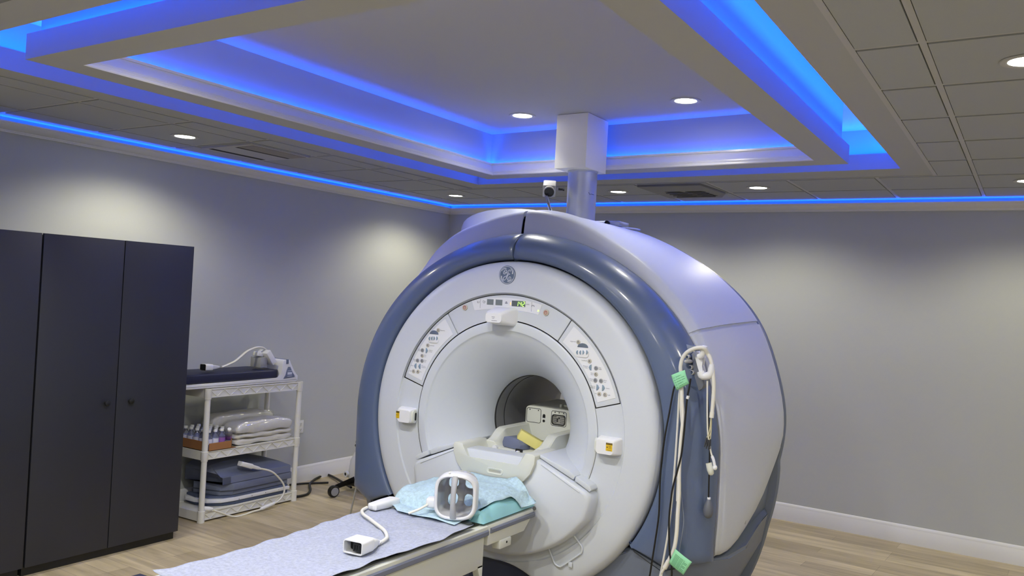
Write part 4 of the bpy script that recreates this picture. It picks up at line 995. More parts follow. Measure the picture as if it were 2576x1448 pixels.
# ------------------------------------------------------------------ the docked table
XT0, XT1, XTC = -2.95, -2.36, -2.655
tb = thing('patient_table', 'long cream patient table with grey bumpers docked in front of the scanner', 'table', (XTC, 3.0, 0))
def side_rail(y0, y1, s, x, z1=.620):
    def f(b):
        if 1:
            prof = [(0, .598), (0, z1-.006), (-.006, z1), (-.034, z1), (-.055, z1-.012), (-.075, z1-.016), (-.075, .585)]
            vs = b.grid([[V(x+s*u, y, v) for u, v in prof] for y in (y0, y1)], cv=True); b.cap(vs[0]); b.cap(vs[1])
    return f
for s, x in ((1, XT1), (-1, XT0)): sub(tb, 'side_rail', M_CREAM, side_rail(1.0, 3.776, s, x), ang=30)
def bump(b, y0, y1, z0, z1, s, x):
    if 1:
        prof = [(-.012, z0), (.004, z0+.002), (.009, z0+.008), (.009, z1-.006), (.004, z1), (-.012, z1)]
        vs = b.grid([[V(x+s*u, y, v) for u, v in prof] for y in (y0, y1)], cv=True); b.cap(vs[0]); b.cap(vs[1])
M_BUMP = mat('grey bumper', '#6b7080', .5)
for s, x in ((1, XT1), (-1, XT0)): sub(tb, 'bumper', M_BUMP, lambda b: bump(b, 1.0, 3.776, .566, .598, s, x))
sub(tb, 'body_panel', M_CREAM, lambda b: b.box((XT0+.012, 1.0, .405), (XT1-.012, 3.765, .590), bev=.004))
def lowp(b):
    b.box((XT0+.012, 1.0, .06), (XT1-.012, 3.60, .405)); b.prism([(3.70, .41), (3.765, .41), (3.765, .06), (3.74, .06)], lambda u, v, d: V(d, u, v), XT1-.05, XT1-.012, bev=.003)
sub(tb, 'lower_panel', M_CREAM, lambda b: b.prism([(3.712, .42), (3.765, .42), (3.765, .08), (3.742, .08), (3.742, .36)], lambda u, v, d: V(d, u, v), XT1-.05, XT1-.012, bev=.003))
sub(tb, 'undercarriage', mat('dark navy panel', '#2f3750', .5), lambda b: b.box((XT0+.05, 1.1, .10), (XT1-.05, 3.70, .44)))
for (x, y) in ((XT0+.12, 1.3), (XT1-.12, 1.3), (XT0+.12, 3.55), (XT1-.12, 3.55)):
    sub(tb, 'wheel', M_BLK, lambda b: b.lathe([(.0001, -.02), (.045, -.02), (.05, -.012), (.05, .012), (.045, .02), (.0001, .02)], (x, y, .05), (1, 0, 0), 20))
# head section
def head(b):
    for s, x in ((1, XT1), (-1, XT0)): pass
    po = [(3.786, .600), (3.786, .617), (4.245, .620), (4.255, .612), (4.255, .590), (4.16, .512), (3.786, .512)]
    b.prism(po, lambda u, v, d: V(d, u, v), XT0+.004, XT1-.004, bev=.004)
hd = sub(tb, 'head_section', M_CREAM, head)
for s, x in ((1, XT1), (-1, XT0)): sub(hd, 'bumper', M_BUMP, lambda b: bump(b, 3.805, 4.255, .572, .600, s, x))
sub(hd, 'bracket', M_CREAM, lambda b: b.box((XT1-.05, 3.90, .468), (XT1+.004, 4.015, .515), bev=.006))
b = MB(); b.lathe([(.006, 0), (.006, .002), (.0001, .002)], (XT1+.004, 3.965, .496), (1, 0, 0), 12); b.done('bracket_hole', M_GAP, hd)
mt = thing('table_mattress', 'thin grey padded mattress on the table, its edge showing beside the sheet', 'mattress', (XTC, 2.9, .615))
sub(mt, 'pad', mat('grey vinyl', '#70777a', .4, bump=.1, bscale=120), lambda b: b.box((XT0+.078, 1.2, .604), (XT1-.078, 3.775, .632), bev=.008, seg=3))
sub(mt, 'foot_cover', M_NAVY, lambda b: b.box((XT0-.02, 2.02, .621), (XTC+.1, 2.185, .6385), bev=.006))
sub(mt, 'head_pad', mat('grey vinyl', '#70777a', .4), lambda b: b.box((XT0+.03, 3.80, .618), (XT1-.03, 4.235, .626), bev=.003))

# ---- pillow wrapped in teal pads, and the sheets
def pil(x, y):
    """height of the wrapped pillow"""
    u, v = (x-XTC)/.288, (y-4.005)/.265
    if abs(u) >= 1 or abs(v) >= 1: return 0
    d = min(1, 2.2*max(0, 1-abs(x+2.565)/.155))*max(0, min(1, (3.95-y)/.10))        # pressed down where the head coil stands
    return .110*((1-abs(u)**3.4)**.5)*((1-abs(v)**3.2)**.5)*(1-d)
b = MB(); P = []; Q = []
for i in range(33):
    a = -1+2*i/32; P.append([]); Q.append([])
    for k in range(29):
        c = -1+2*k/28; x, y = XTC+.288*a, 4.005+.265*c; h = pil(x, y); wv = .004*sin(19*x+7*y)*sin(23*y)*(h > .01)
        P[-1].append(V(x, y, .632+h*.97+wv*2)); Q[-1].append(V(x, y, .630-.001*(h > 0)))
b.grid(P); b.grid(Q)
# gathered corner tuft
b.obox(V(XT1-.075, 3.765, .668), .05, .03, .035, Matrix.Rotation(.5, 3, 'Z') @ Matrix.Rotation(.5, 3, 'X'), 0, .008)
bmesh.ops.remove_doubles(b.bm, verts=b.bm.verts, dist=.0008)
tag(b.done('pillow', mat('teal plastic pad', '#8cc3cb', .42, bump=.5, bscale=25), origin=(XTC, 4.0, .63), ang=60), 'pillow wrapped in shiny teal plastic at the head of the table', 'pillow')
def sheet_mat(name, h):
    m = mat(name, h, .85, bump=.5, bscale=90); nt = m.node_tree; b_ = nt.nodes['Principled BSDF']; N = nt.nodes
    tc = N.new('ShaderNodeTexCoord'); n = N.new('ShaderNodeTexNoise'); n.inputs['Scale'].default_value = 55; n.inputs['Detail'].default_value = 6; n.inputs['Roughness'].default_value = .75
    nt.links.new(tc.outputs['Object'], n.inputs['Vector']); r = N.new('ShaderNodeValToRGB'); c = lin(h)
    r.color_ramp.elements[0].position = .36; r.color_ramp.elements[1].position = .62
    r.color_ramp.elements[0].color = (*[x*.80 for x in c], 1); r.color_ramp.elements[1].color = (*[min(1, x*1.07) for x in c], 1)
    nt.links.new(n.outputs['Fac'], r.inputs['Fac']); nt.links.new(r.outputs['Color'], b_.inputs['Base Color']); return m
SL = [(2.10, -3.02), (2.23, -2.93), (2.64, -2.905), (3.05, -2.925), (3.33, -2.948), (3.60, -2.97), (3.80, -2.97)]
SRr = [(2.10, -2.46), (2.613, -2.370), (2.92, -2.368), (3.24, -2.345), (3.60, -2.366), (3.70, -2.385), (3.80, -2.41)]
def sheet(name, mt_, label, ys, xl, xr, zf, origin, rag=.006):
    b = MB(); P = []; rnd = random.Random(3)
    for i, y in enumerate(ys):
        a, c = xl(y), xr(y); row = []
        for k in range(49):
            u = k/48; x = a+(c-a)*u; row.append(V(x, y, zf(x, y, u)))
        P.append(row)
    b.grid(P); o = b.done(name, mt_, origin=origin, ang=80); s = o.modifiers.new('thickness', 'SOLIDIFY'); s.thickness = .0016; s.offset = 1
    return tag(o, label, 'sheet')
def zt(x, y, u):
    base = .6345
    h = max(0, pil(x, y+.02))*min(1, max(0, (y-3.62)/.12)) if y > 3.6 else 0
    wr = .0030*sin(34*y+6*x)+.0026*sin(41*x-13*y)+.002*sin(77*x+40*y)
    edge = .010*(1-min(1, u/.04))**2 + .012*(1-min(1, (1-u)/.05))**2
    fold = .016*max(0, 1-abs((y-3.30)-(x+2.62)*1.0)/.05)*max(0, 1-abs(x+2.62)/.2)
    return base+.005+h+wr*.6+abs(edge)*.6+fold*.5+(.02*max(0, (2.22-y)/.12) if u < .25 else 0)
ysA = [2.215+.03*k for k in range(49)]
sheet('table_sheet', sheet_mat('white nonwoven sheet', '#a4aaba'), 'long white nonwoven sheet spread along the patient table', ysA, lambda y: slerp(SL, y)+.004*sin(31*y), lambda y: slerp(SRr, y)+.005*sin(23*y), zt, (XTC, 2.9, .64))
def zp(x, y, u):
    v = min(1, max(0, (y-3.60)/.08)); h = pil(min(max(x, XT0+.06), XT1-.075) if u < .9 else x, min(y, 4.2)) + .004
    base = .6415 if y < 3.72 else .634
    wr = (.004*sin(26*x+19*y)+.003*sin(51*y-17*x))*.8
    r = base+max(h, .004)+wr+.006
    if y > 4.16: r += .02*(y-4.16)/.1
    if u > .84: r += .022*(u-.84)/.16*max(0, (y-4.0)/.2)
    return r
def xlP(y): return lerp([(3.58, -2.80), (3.70, -2.95), (3.8, -2.96), (4.22, -2.95), (4.27, -2.90)], y)
def xrP(y): return lerp([(3.58, -2.44), (3.70, -2.44), (3.80, -2.43), (3.9, -2.41), (4.0, -2.402), (4.06, -2.395), (4.15, -2.335), (4.19, -2.30), (4.23, -2.40), (4.27, -2.50)], y)
sheet('pillow_sheet', sheet_mat('pale blue nonwoven sheet', '#b2ccd8'), 'pale blue nonwoven sheet draped over the teal pillow', [3.585+.0175*k for k in range(40)], xlP, xrP, zp, (XTC, 3.9, .65))

# ---- head coil
hc = thing('head_coil', 'white and grey open head coil standing on the sheets in front of the pillow', 'head coil', (-2.56, 3.66, .665))
CX, CY, CZ = -2.488, 3.650, .668
RZ = radians(24)
def K(u, w_, v):
    """coil frame: u across, w back into the coil, v up"""
    return V(CX + u*cos(RZ) - w_*sin(RZ), CY + u*sin(RZ) + w_*cos(RZ), CZ + v)
ZK, ZT = .096, .024
HW, HH = .094, .088           # half sizes of the opening
def sup(t, hw, hh, e=.45):
    c, s = cos(t), sin(t); return hw*math.copysign(abs(c)**e, c), hh*math.copysign(abs(s)**e, s)
NS = 56
def shellring(w_, k):
    o = []
    for i in range(NS):
        t = 2*pi*i/NS; u, v = sup(t, HW*k, HH*k); bo = 1-(u/HW)**2; o.append(K(u, w_-.036*bo*max(0, 1-w_/.11), ZK+v+(ZT*bo if v > 0 else -.004*bo)))
    return o
secs = [(.0, 1.0), (.025, .99), (.065, .97), (.105, .94), (.135, .88), (.158, .76), (.170, .58), (.176, .38), (.178, .18)]
def shell(b):
    P = [shellring(w_, k) for w_, k in secs]
    vs = b.grid([[P[i][j] for i in range(len(P))] for j in range(NS)], cu=True)
    b.cap([vs[j][-1] for j in range(NS)])
    # windows cut into the dome: two up, two down
    kill = []
    bmesh.ops.subdivide_edges(b.bm, edges=[e for e in b.bm.edges], cuts=2, use_grid_fill=True)
    for f in b.bm.faces:
        c = f.calc_center_median(); d = c-V(CX, CY, CZ); u = d.x*cos(RZ)+d.y*sin(RZ); w_ = -d.x*sin(RZ)+d.y*cos(RZ); v = d.z-ZK
        if w_ > .075:
            for (cu, cv) in ((-.042, .040), (.042, .040), (-.042, -.046), (.042, -.046)):
                if (abs(u-cu)/.025)**2.6+(abs(v-cv)/.028)**2.6 < 1: kill.append(f)
    bmesh.ops.delete(b.bm, geom=list(set(kill)), context='FACES')
    for vt in b.bm.verts:
        if vt.is_boundary:
            d = vt.co-V(CX, CY, CZ); u = d.x*cos(RZ)+d.y*sin(RZ); w_ = -d.x*sin(RZ)+d.y*cos(RZ); v = d.z-ZK
            if w_ < .065: continue
            cu, cv = math.copysign(.042, u), (.040 if v > 0 else -.046)
            q = (abs(u-cu)/.025)**2.6+(abs(v-cv)/.028)**2.6; k = q**(-1/2.6) if q > 0 else 1
            vt.co = K(cu+(u-cu)*k, w_, ZK+cv+(v-cv)*k)
b = MB(); shell(b); o = b.done('inner_shell', mat('grey coil lining', '#b2b3b8', .2), hc, ang=80)
s = o.modifiers.new('thickness', 'SOLIDIFY'); s.thickness = .012; s.offset = 1
ring_ = []
b = MB(); P = []
for i in range(NS):
    t = 2*pi*i/NS; q = []
    for r, w_ in ((.0, .004), (-.002, -.005), (.004, -.011), (.012, -.009), (.016, .0), (.0165, .03), (.0155, .07), (.013, .07), (.0125, .03)):
        u, v = sup(t, HW+r, HH+r); bo = 1-min(1, abs(u)/HW)**2; q.append(K(u, w_-.036*bo, ZK+v+(ZT*bo if v > 0 else -.004*bo)))
    P.append(q)
b.grid(P, cu=True, cv=True); b.done('rim', mat('white coil plastic', '#d6d8de', .3), hc, ang=60)
b = MB(); pts = [K(.0, -.034, ZK+HH+.026), K(.0, -.050, ZK+HH*.8), K(.0, -.058, ZK+HH*.3), K(.0, -.060, ZK-HH*.2), K(.0, -.053, ZK-HH*.65), K(.0, -.037, ZK-HH-.006)]
b.tube(smooth(pts, 5), .018, 14, radii=[.019-.005*sin(pi*k/25) for k in range(26)], flat=.8, up=(1, 0, 0)); b.done('centre_bar', mat('pale grey bar', '#a9abb2', .3), hc, ang=60)
b = MB(); b.ellip(K(-.03, -.03, ZK+HH+.042), .006, .006, .007); b.done('knob', M_WP, hc)
b = MB(); b.obox(K(-.135, .09, .040), .062, .065, .052, RZ, 0, .012, 3); b.done('cable_box', M_WP, hc)
b = MB(); b.tube(smooth([K(-.155, .06, .032), K(-.185, .03, .016), K(-.215, .01, .004), K(-.24, .0, -.006)], 5), .007, 8); b.done('cord', M_CABLE, hc, ang=60)

# ---- coil cable lying on the sheet
t = thing('coil_cable', 'white coil cable with a large square plug lying on the table sheet', 'cable', (-2.497,2.941,0.650))
zs = .652
pc = [(-2.499,3.077,0.655),(-2.507,3.112,0.655),(-2.525,3.158,0.655),(-2.559,3.199,0.655),(-2.610,3.245,0.655),(-2.679,3.288,0.655),(-2.739,3.322,0.655),(-2.814,3.366,0.655),(-2.873,3.397,0.655),(-2.916,3.433,0.655),(-2.940,3.467,0.655),(-2.956,3.517,0.655)]
b = MB(); b.tube(smooth(pc, 5), .0085, 10); b.done('cord', M_CABLE, t, ang=60)
p0, p1 = V(*(-2.493,2.891,0.645)), V(*(-2.511,3.061,0.645))
dr = (p1-p0); dr.z = 0; L_ = dr.length; dr.normalize(); sd = V(-dr.y, dr.x, 0); up = V(0, 0, 1)
def pf(a, s_, h): return p0 + dr*a + sd*s_ + up*h
b = MB(); P = []
for a, wd, h in ((-.005, .050, .058), (.0, .052, .060), (.085, .052, .060), (.088, .048, .050), (.125, .040, .044), (.150, .030, .036), (L_+.01, .018, .022)):
    P.append([pf(a, u, .003+h/2+v) for u, v in rrect(0, 0, wd*2, h, min(.012, h*.3), 4)])
vs = b.grid(P, cv=True); b.cap(vs[-1]); 
P2 = [[pf(a, u, .033+v) for u, v in rrect(0, 0, wd*2, h, .008, 4)] for a, wd, h in ((-.005, .050, .058), (-.005, .046, .050), (.05, .045, .049))]
vs = b.grid(P2, cv=True); pg = b.done('plug', M_WP, t)
b = MB(); b.cap([b.bm.verts.new(pf(.045, u, .033+v)) for u, v in rrect(0, 0, .09, .049, .008, 4)]); b.obox(pf(.02, -.018, .033), .04, .042, .036, Matrix((dr, sd, up)).transposed(), 0, .003)
for k in range(3): b.obox(pf(.0, -.03+.012*k, .033), .006, .005, .022, Matrix((dr, sd, up)).transposed())
b.done('plug_socket', M_BLK, pg)
b = MB(); q0, q1 = V(*pc[0]), pf(L_+.005, 0, .016)
for k in range(4): b.lathe([(.009, -.004), (.0125, -.003), (.0125, .003), (.009, .004)], q1.lerp(q0, .2+.25*k), q0-q1, 14)
b.done('strain_relief', M_WP, t)
p0b, p1b = V(*(-2.925,3.520,0.665)), V(*(-2.925,3.716,0.665)); d2 = (p1b-p0b).normalized(); s2 = V(-d2.y, d2.x, 0)
b = MB(); P = []
for k, wd, h in ((-.03, .012, .016), (.0, .022, .026), (.02, .030, .034), (.5, .034, .042), (.9, .034, .044), (1.0, .030, .036)):
    P.append([p0b.lerp(p1b, k) + s2*u + V(0, 0, v-.002) for u, v in rrect(0, 0, wd*2, h, h*.3, 4)])
vs = b.grid(P, cv=True); b.cap(vs[0]); b.cap(vs[-1]); b.done('junction_box', M_WP, t)
b = MB(); b.tube(smooth([p1b, p1b+d2*.03+V(0, 0, -.004), p1b+d2*.08+V(0, 0, -.008)], 4), .006, 8); b.done('cord_tail', M_CABLE, t)

# ------------------------------------------------------------------ wardrobes by the left wall
def wardrobe(y0, label, knobs):
    XF = -4.986; y1 = y0+1.062
    t = thing('wardrobe', label, 'wardrobe', (-5.3, (y0+y1)/2, 0))
    b = MB(); b.box((-5.63, y0, .055), (XF-.020, y1, 2.014), bev=.001); b.done('carcass', M_WARD2, t)
    b = MB(); b.box((-5.60, y0+.003, 0), (XF-.035, y1-.012, .055)); b.done('plinth', M_WARD2, t)
    for k in range(2):
        a = y0+.003+.531*k; b = MB(); b.box((XF-.018, a, .057), (XF, a+.525, 2.022), bev=.0015); d = b.done('door', M_WARD, t)
        if knobs:
            yk = a+.525-.072 if k == 0 else a+.09; b = MB(); b.lathe([(.008, 0), (.008, .014), (.016, .018), (.019, .024), (.018, .030), (.010, .033), (.0001, .034)], (XF, yk, .989), (1, 0, 0), 20); b.done('knob', M_BLK, d)
    return t
wardrobe(2.886, 'dark anthracite wardrobe with two black knobs beside the shelf unit', True)
wardrobe(1.818, 'dark anthracite wardrobe cut by the left edge of the view', False)

# ------------------------------------------------------------------ white plastic shelf unit
SX0, SX1, SY0, SY1 = -5.575, -5.205, 4.315, 5.245
su = thing('shelf_unit', 'white plastic three tier shelf unit between the wardrobe and the scanner', 'shelf', (-5.39, 4.78, 0))
M_SH = mat('white shelf plastic', '#d8d8d4', .45)
for i, (x, y) in enumerate(((SX1, SY0), (SX1, SY1), (SX0, SY0), (SX0, SY1))):
    b = MB(); pr = [(.0001, .0), (.027, .0), (.027, .085), (.021, .087), (.021, .452), (.025, .454), (.025, .470), (.027, .475), (.027, .525), (.022, .528), (.021, .912), (.025, .914), (.025, .93), (.027, .935), (.027, .992), (.0001, .992)]
    b.lathe(pr, (x, y, 0), (0, 0, 1), 20); b.done('post', M_SH, su)
for z0, z1 in ((.012, .078), (.462, .528), (.924, .992)):
    def shf(b):
        t_ = .006
        b.box((SX0, SY0, z1-.012), (SX1, SY1, z1-.006))
        b.box((SX1-t_, SY0, z0), (SX1, SY1, z1)); b.box((SX0, SY0, z0), (SX0+t_, SY1, z1))
        b.box((SX0, SY0-.02, z0), (SX1, SY0-.02+t_, z1)); b.box((SX0, SY1+.014, z0), (SX1, SY1+.02, z1))
        b.box((SX1, SY0, z1-.010), (SX1+.008, SY1, z1)); b.box((SX1, SY0, z0), (SX1+.008, SY1, z0+.007))
        n = 7; L_ = SY1-SY0-.04; w_ = L_/n
        for k in range(n):
            a = SY0+.02+k*w_; zz = (z0+.006, z1-.012)
            for (p, q) in (((a, zz[1]), (a+w_/2, zz[0])), ((a+w_/2, zz[0]), (a+w_, zz[1]))):
                dv = Vector((q[0]-p[0], q[1]-p[1])).normalized(); nn = Vector((-dv.y, dv.x))*.003
                b.prism([(p[0]+nn.x, p[1]+nn.y), (p[0]-nn.x, p[1]-nn.y), (q[0]-nn.x, q[1]-nn.y), (q[0]+nn.x, q[1]+nn.y)], lambda u, v, d: V(d, u, v), SX1-.002, SX1+.007)
    sub(su, 'shelf', M_SH, shf)

# ---- spine coil board on top
ZB = .995
sp = thing('spine_coil', 'long white coil board with a raised curved end lying on the shelf top', 'coil board', (-5.38, 4.7, ZB))
def board(b):
    prof = [(3.98, .0), (5.20, .0), (5.215, .012), (5.215, .050), (5.195, .062), (5.165, .085), (5.145, .115), (5.130, .150), (5.120, .176), (5.110, .185), (5.055, .185), (5.042, .178), (5.040, .15), (5.035, .10), (5.025, .062), (5.0, .042), (4.97, .036), (3.98, .036), (3.965, .028), (3.965, .010)]
    b.prism(prof, lambda u, v, d: V(d, u, ZB+v), -5.56, -5.20, bev=.008, seg=3)
sub(sp, 'board', M_WP, board, ang=30)
sub(sp, 'seam', mat('grey seam', '#8c8e93', .5), lambda b: b.box((-5.2, 3.98, ZB+.016), (-5.1985, 5.205, ZB+.0185)))
def panel(b):
    po = [(5.052, .030), (5.175, .038), (5.172, .055), (5.150, .075), (5.130, .105), (5.122, .125), (5.098, .126), (5.085, .10), (5.075, .06)]
    b.prism(po, lambda u, v, d: V(d, u, ZB+v), -5.203, -5.196, bev=.002)
ep = sub(sp, 'end_panel', mat('slate panel', '#68738e', .5), panel)
sub(ep, 'panel_print', mat('silver print', '#c9cfda', .4), lambda b: [b.box((-5.1965, 5.092, ZB+z), (-5.195, 5.142, ZB+z+h)) for z, h in ((.048, .004), (.062, .020), (.092, .003))])
sub(sp, 'end_stripe', mat('slate panel', '#68738e', .5), lambda b: [b.box((-5.203, 5.075, ZB+.150), (-5.196, 5.100, ZB+.187), bev=.002), b.box((-5.45, 5.075, ZB+.180), (-5.199, 5.100, ZB+.1875), bev=.002)])
pad = MB(); P = [(3.985, -5.555), (4.98, -5.555), (5.02, -5.53), (5.025, -5.235), (5.0, -5.212), (4.15, -5.207), (4.06, -5.235), (3.985, -5.30)]
pad.prism([(x, y) for y, x in P[::-1]], lambda u, v, d: V(u, v, d), ZB+.037, ZB+.105, bev=.012, seg=3)
tag(pad.done('coil_pad', M_NAVY, origin=(-5.38, 4.5, ZB+.037), ang=30), 'dark navy vinyl pad lying on the white coil board', 'pad')
t = thing('plugged_cable', 'flat white cable arching over the navy pad, with an open square plug', 'cable', (-5.30, 4.30, ZB+.107))
pa = [(-5.300,4.507,1.136),(-5.300,4.536,1.143),(-5.300,4.583,1.158),(-5.300,4.632,1.176),(-5.300,4.680,1.206),(-5.300,4.738,1.245),(-5.300,4.794,1.267),(-5.300,4.850,1.279),(-5.300,4.904,1.276),(-5.300,4.937,1.260)]
b = MB(); b.tube(smooth(pa, 4), .0125, 10, flat=.55, up=(1, 0, 0)); b.done('cord', M_CABLE, t, ang=60)
q0 = V(*(-5.280,4.315,1.144)); q1 = V(*(-5.300,4.526,1.137)); d3 = (q1-q0).normalized(); s3 = V(d3.y, -d3.x, 0).normalized(); u3 = s3.cross(d3).normalized()
if u3.z < 0: u3 = -u3
b = MB(); P = []
for a, w_, h in ((0, .030, .048), (.075, .030, .046), (.080, .026, .036), (.125, .018, .024), (.16, .010, .014)):
    P.append([q0 + d3*a + s3*u + u3*v for u, v in rrect(0, 0, w_*2, h, h*.2, 3)])
vs = b.grid(P, cv=True); b.cap(vs[-1]); pl = b.done('plug', M_WP, t)
b = MB(); b.obox(q0+d3*.014, .03, .052, .038, Matrix((d3, s3, u3)).transposed()); b.done('plug_socket', M_BLK, pl)
t = thing('coil_box', 'tilted white electronics box leaning against the raised end of the coil board', 'box', (-5.33, 4.98, ZB+.107))
Rb = Matrix.Rotation(radians(-36), 3, 'X')
b = MB(); b.obox(V(*(-5.300,4.956,1.197)), .12, .048, .125, Matrix.Rotation(radians(38), 3, 'X'), 0, .006); b.done('housing', M_WP, t)
b = MB(); b.obox(V(*(-5.330,4.903,1.157)), .12, .07, .085, 0, 0, .006); b.done('foot', mat('grey plastic', '#9a9c9f', .5), t)
b = MB(); b.obox(V(*(-5.320,4.883,1.222)), .06, .06, .035, Matrix.Rotation(radians(-10), 3, 'X'), 0, .006); b.done('cable_entry', M_WP, t)
b = MB(); b.obox(V(*(-5.285,4.976,1.206)), .07, .004, .05, Matrix.Rotation(radians(38), 3, 'X')); b.done('print_strip', mat('grey print strip', '#b0b4ba', .5), t)

# ---- middle shelf: carton of bottles, linen bundles
ZM2 = .524
ct = thing('carton', 'shallow brown cardboard carton holding water bottles on the middle shelf', 'carton', (-5.38, 4.46, ZM2))
CX0, CX1, CY0, CY1 = -5.56, -5.195, 4.325, 4.60
M_CARD = mat('brown cardboard', '#9a6b41', .8, var=.08, vscale=20)
def carton(b):
    b.box((CX0, CY0, ZM2), (CX1, CY1, ZM2+.004))
    for q, r in (((CX1-.004, CY0+.02, ZM2), (CX1, CY1-.05, ZM2+.058)), ((CX0, CY0, ZM2), (CX0+.004, CY1, ZM2+.058)), ((CX0, CY0, ZM2), (CX1-.02, CY0+.004, ZM2+.07)), ((CX0, CY1-.004, ZM2), (CX1-.05, CY1, ZM2+.058))): b.box(q, r)
    b.prism([(CX1, CY1-.055), (CX1-.004, CY1-.055), (CX1-.054, CY1), (CX1-.05, CY1)], lambda u, v, d: V(u, v, d), ZM2, ZM2+.066)
sub(ct, 'tray', M_CARD, carton)
M_PET = mat('clear bottle plastic', '#dfe6ff', .06, trans=.92, spec=.6)
M_LBL = mat('purple bottle label', '#8a5aa8', .4); M_LBL2 = mat('white bottle label', '#c9cbe0', .4)
bot = []
def bottle(loc, label, purple=False):
    o = V(*loc)
    t = thing('water_bottle', label, 'bottle', loc, 'water bottles in the carton')
    b = MB(); b.lathe([(.0001, .0), (.024, .0), (.027, .004), (.0275, .02), (.0265, .03), (.0275, .04), (.0275, .085), (.0265, .095), (.020, .112), (.0125, .124), (.0125, .132)], o, (0, 0, 1), 20); b.done('body', M_PET, t, ang=60)
    b = MB(); b.lathe([(.0145, .130), (.0145, .146), (.012, .148), (.0001, .148)], o, (0, 0, 1), 18); b.done('cap', M_WP, t)
    b = MB(); b.lathe([(.0279, .042), (.0279, .083)], o, (0, 0, 1), 20); b.done('label_band', M_LBL if purple else M_LBL2, t)
    return t
nm = ['front', 'second', 'third', 'fourth', 'back']
firstb = None
for i in range(5):
    for k in range(4):
        if (i, k) in ((0, 3),): continue
        x = CX1-.036-.066*i; y = CY0+.040+.060*k; lab = 'clear water bottle with white cap, %s row of the carton, place %d from its left' % (nm[i], k+1)
        if i == 0 and k == 2: bottle((x, y, ZM2+.005), 'clear water bottle with a purple label standing at the carton front', True)
        elif firstb is None: firstb = bottle((x, y, ZM2+.005), lab)
        else: copy_thing(firstb, (x, y, ZM2+.005), lab)
tl = bottle((0, 0, 0), 'tipped water bottle with a gold and purple label at the carton corner', True)
tl.location = (CX1-.075, CY1-.022, ZM2+.045); tl.rotation_euler = (radians(24), radians(38), 0)

def bundle(y0, y1, x0, x1, z0, h, label, seed, layers=4):
    rnd = random.Random(seed); t = thing('linen_bundle', label, 'linen', ((x0+x1)/2, (y0+y1)/2, z0), 'folded white linen in clear plastic')
    for L_ in range(layers):
        b = MB(); fr_ = [0, .30, .52, 1.0]; za = z0+.002+h*fr_[L_]; hh = h*(fr_[L_+1]-fr_[L_])*.97; P = []
        top = L_ == layers-1
        for i in range(25):
            v = i/24; y = y0+(y1-y0)*v; e = min(1, min(v, 1-v)/.10); e = (1-(1-e)**2)**.5
            row = []
            for k in range(20):
                a = 2*pi*k/20; c, s_ = cos(a), sin(a); wx = (x1-x0)/2*(.93+.05*sin(3*v*pi+seed+L_))*math.copysign(abs(c)**.35, c); sg = .5*hh*math.copysign(abs(s_)**.6, s_)
                puff = (.020*sin(pi*v) if top and s_ > 0 else 0)+.004*sin(9*v+L_*2+.6*k)+.003*sin(21*v-L_)
                row.append(V((x0+x1)/2+wx*(.8+.2*e), y, za+hh/2+sg*(.45+.55*e)+puff))
            P.append(row)
        vs = b.grid(P, cv=True); b.cap(vs[0]); b.cap(vs[-1]); b.done('folded_layer', mat('white linen', '#d2d2d0', .8, bump=.6, bscale=40), t, ang=70)
    b = MB(); P = []
    for i in range(41):
        v = i/40; y = y0-.012+(y1-y0+.024)*v; e = min(1, min(v, 1-v)/.07); e = (1-(1-e)**2)**.5; row = []
        for k in range(36):
            a = 2*pi*k/36; c, s_ = cos(a), sin(a); n_ = 1+.020*sin(23*v+5*k)+.014*sin(41*v-7*k+seed)
            row.append(V((x0+x1)/2+((x1-x0)/2+.008)*n_*math.copysign(abs(c)**.4, c)*(.75+.25*e), y, z0+.003+(h+.014)/2+(h+.014)/2*min(1.03, n_)*math.copysign(abs(s_)**.6, s_)*(.35+.65*e)+(.012*sin(pi*v) if s_ > 0 else 0)))
        P.append(row)
    b.grid(P, cv=True)
    m = MATS.get('clear wrap')
    if m is None:
        m = mat('clear wrap', '#ffffff', .12, bump=.6, bscale=30); nt = m.node_tree; N = nt.nodes
        tr = N.new('ShaderNodeBsdfTransparent'); gl = N.new('ShaderNodeBsdfGlossy'); gl.inputs['Roughness'].default_value = .12; mx = N.new('ShaderNodeMixShader'); mx.inputs[0].default_value = .16
        bp = [n for n in N if n.type == 'BUMP'][0]; nt.links.new(bp.outputs['Normal'], gl.inputs['Normal'])
        nt.links.new(tr.outputs[0], mx.inputs[1]); nt.links.new(gl.outputs[0], mx.inputs[2]); nt.links.new(mx.outputs[0], N['Material Output'].inputs['Surface'])
    b.done('plastic_wrap', m, t, ang=70)
bundle(4.62, 5.205, -5.40, -5.20, ZM2, .165, 'front bundle of folded white linen in plastic beside the bottle carton', 1, 3)
bundle(4.56, 5.19, -5.57, -5.42, ZM2, .205, 'rear bundle of folded white linen in plastic by the wall', 4, 3)

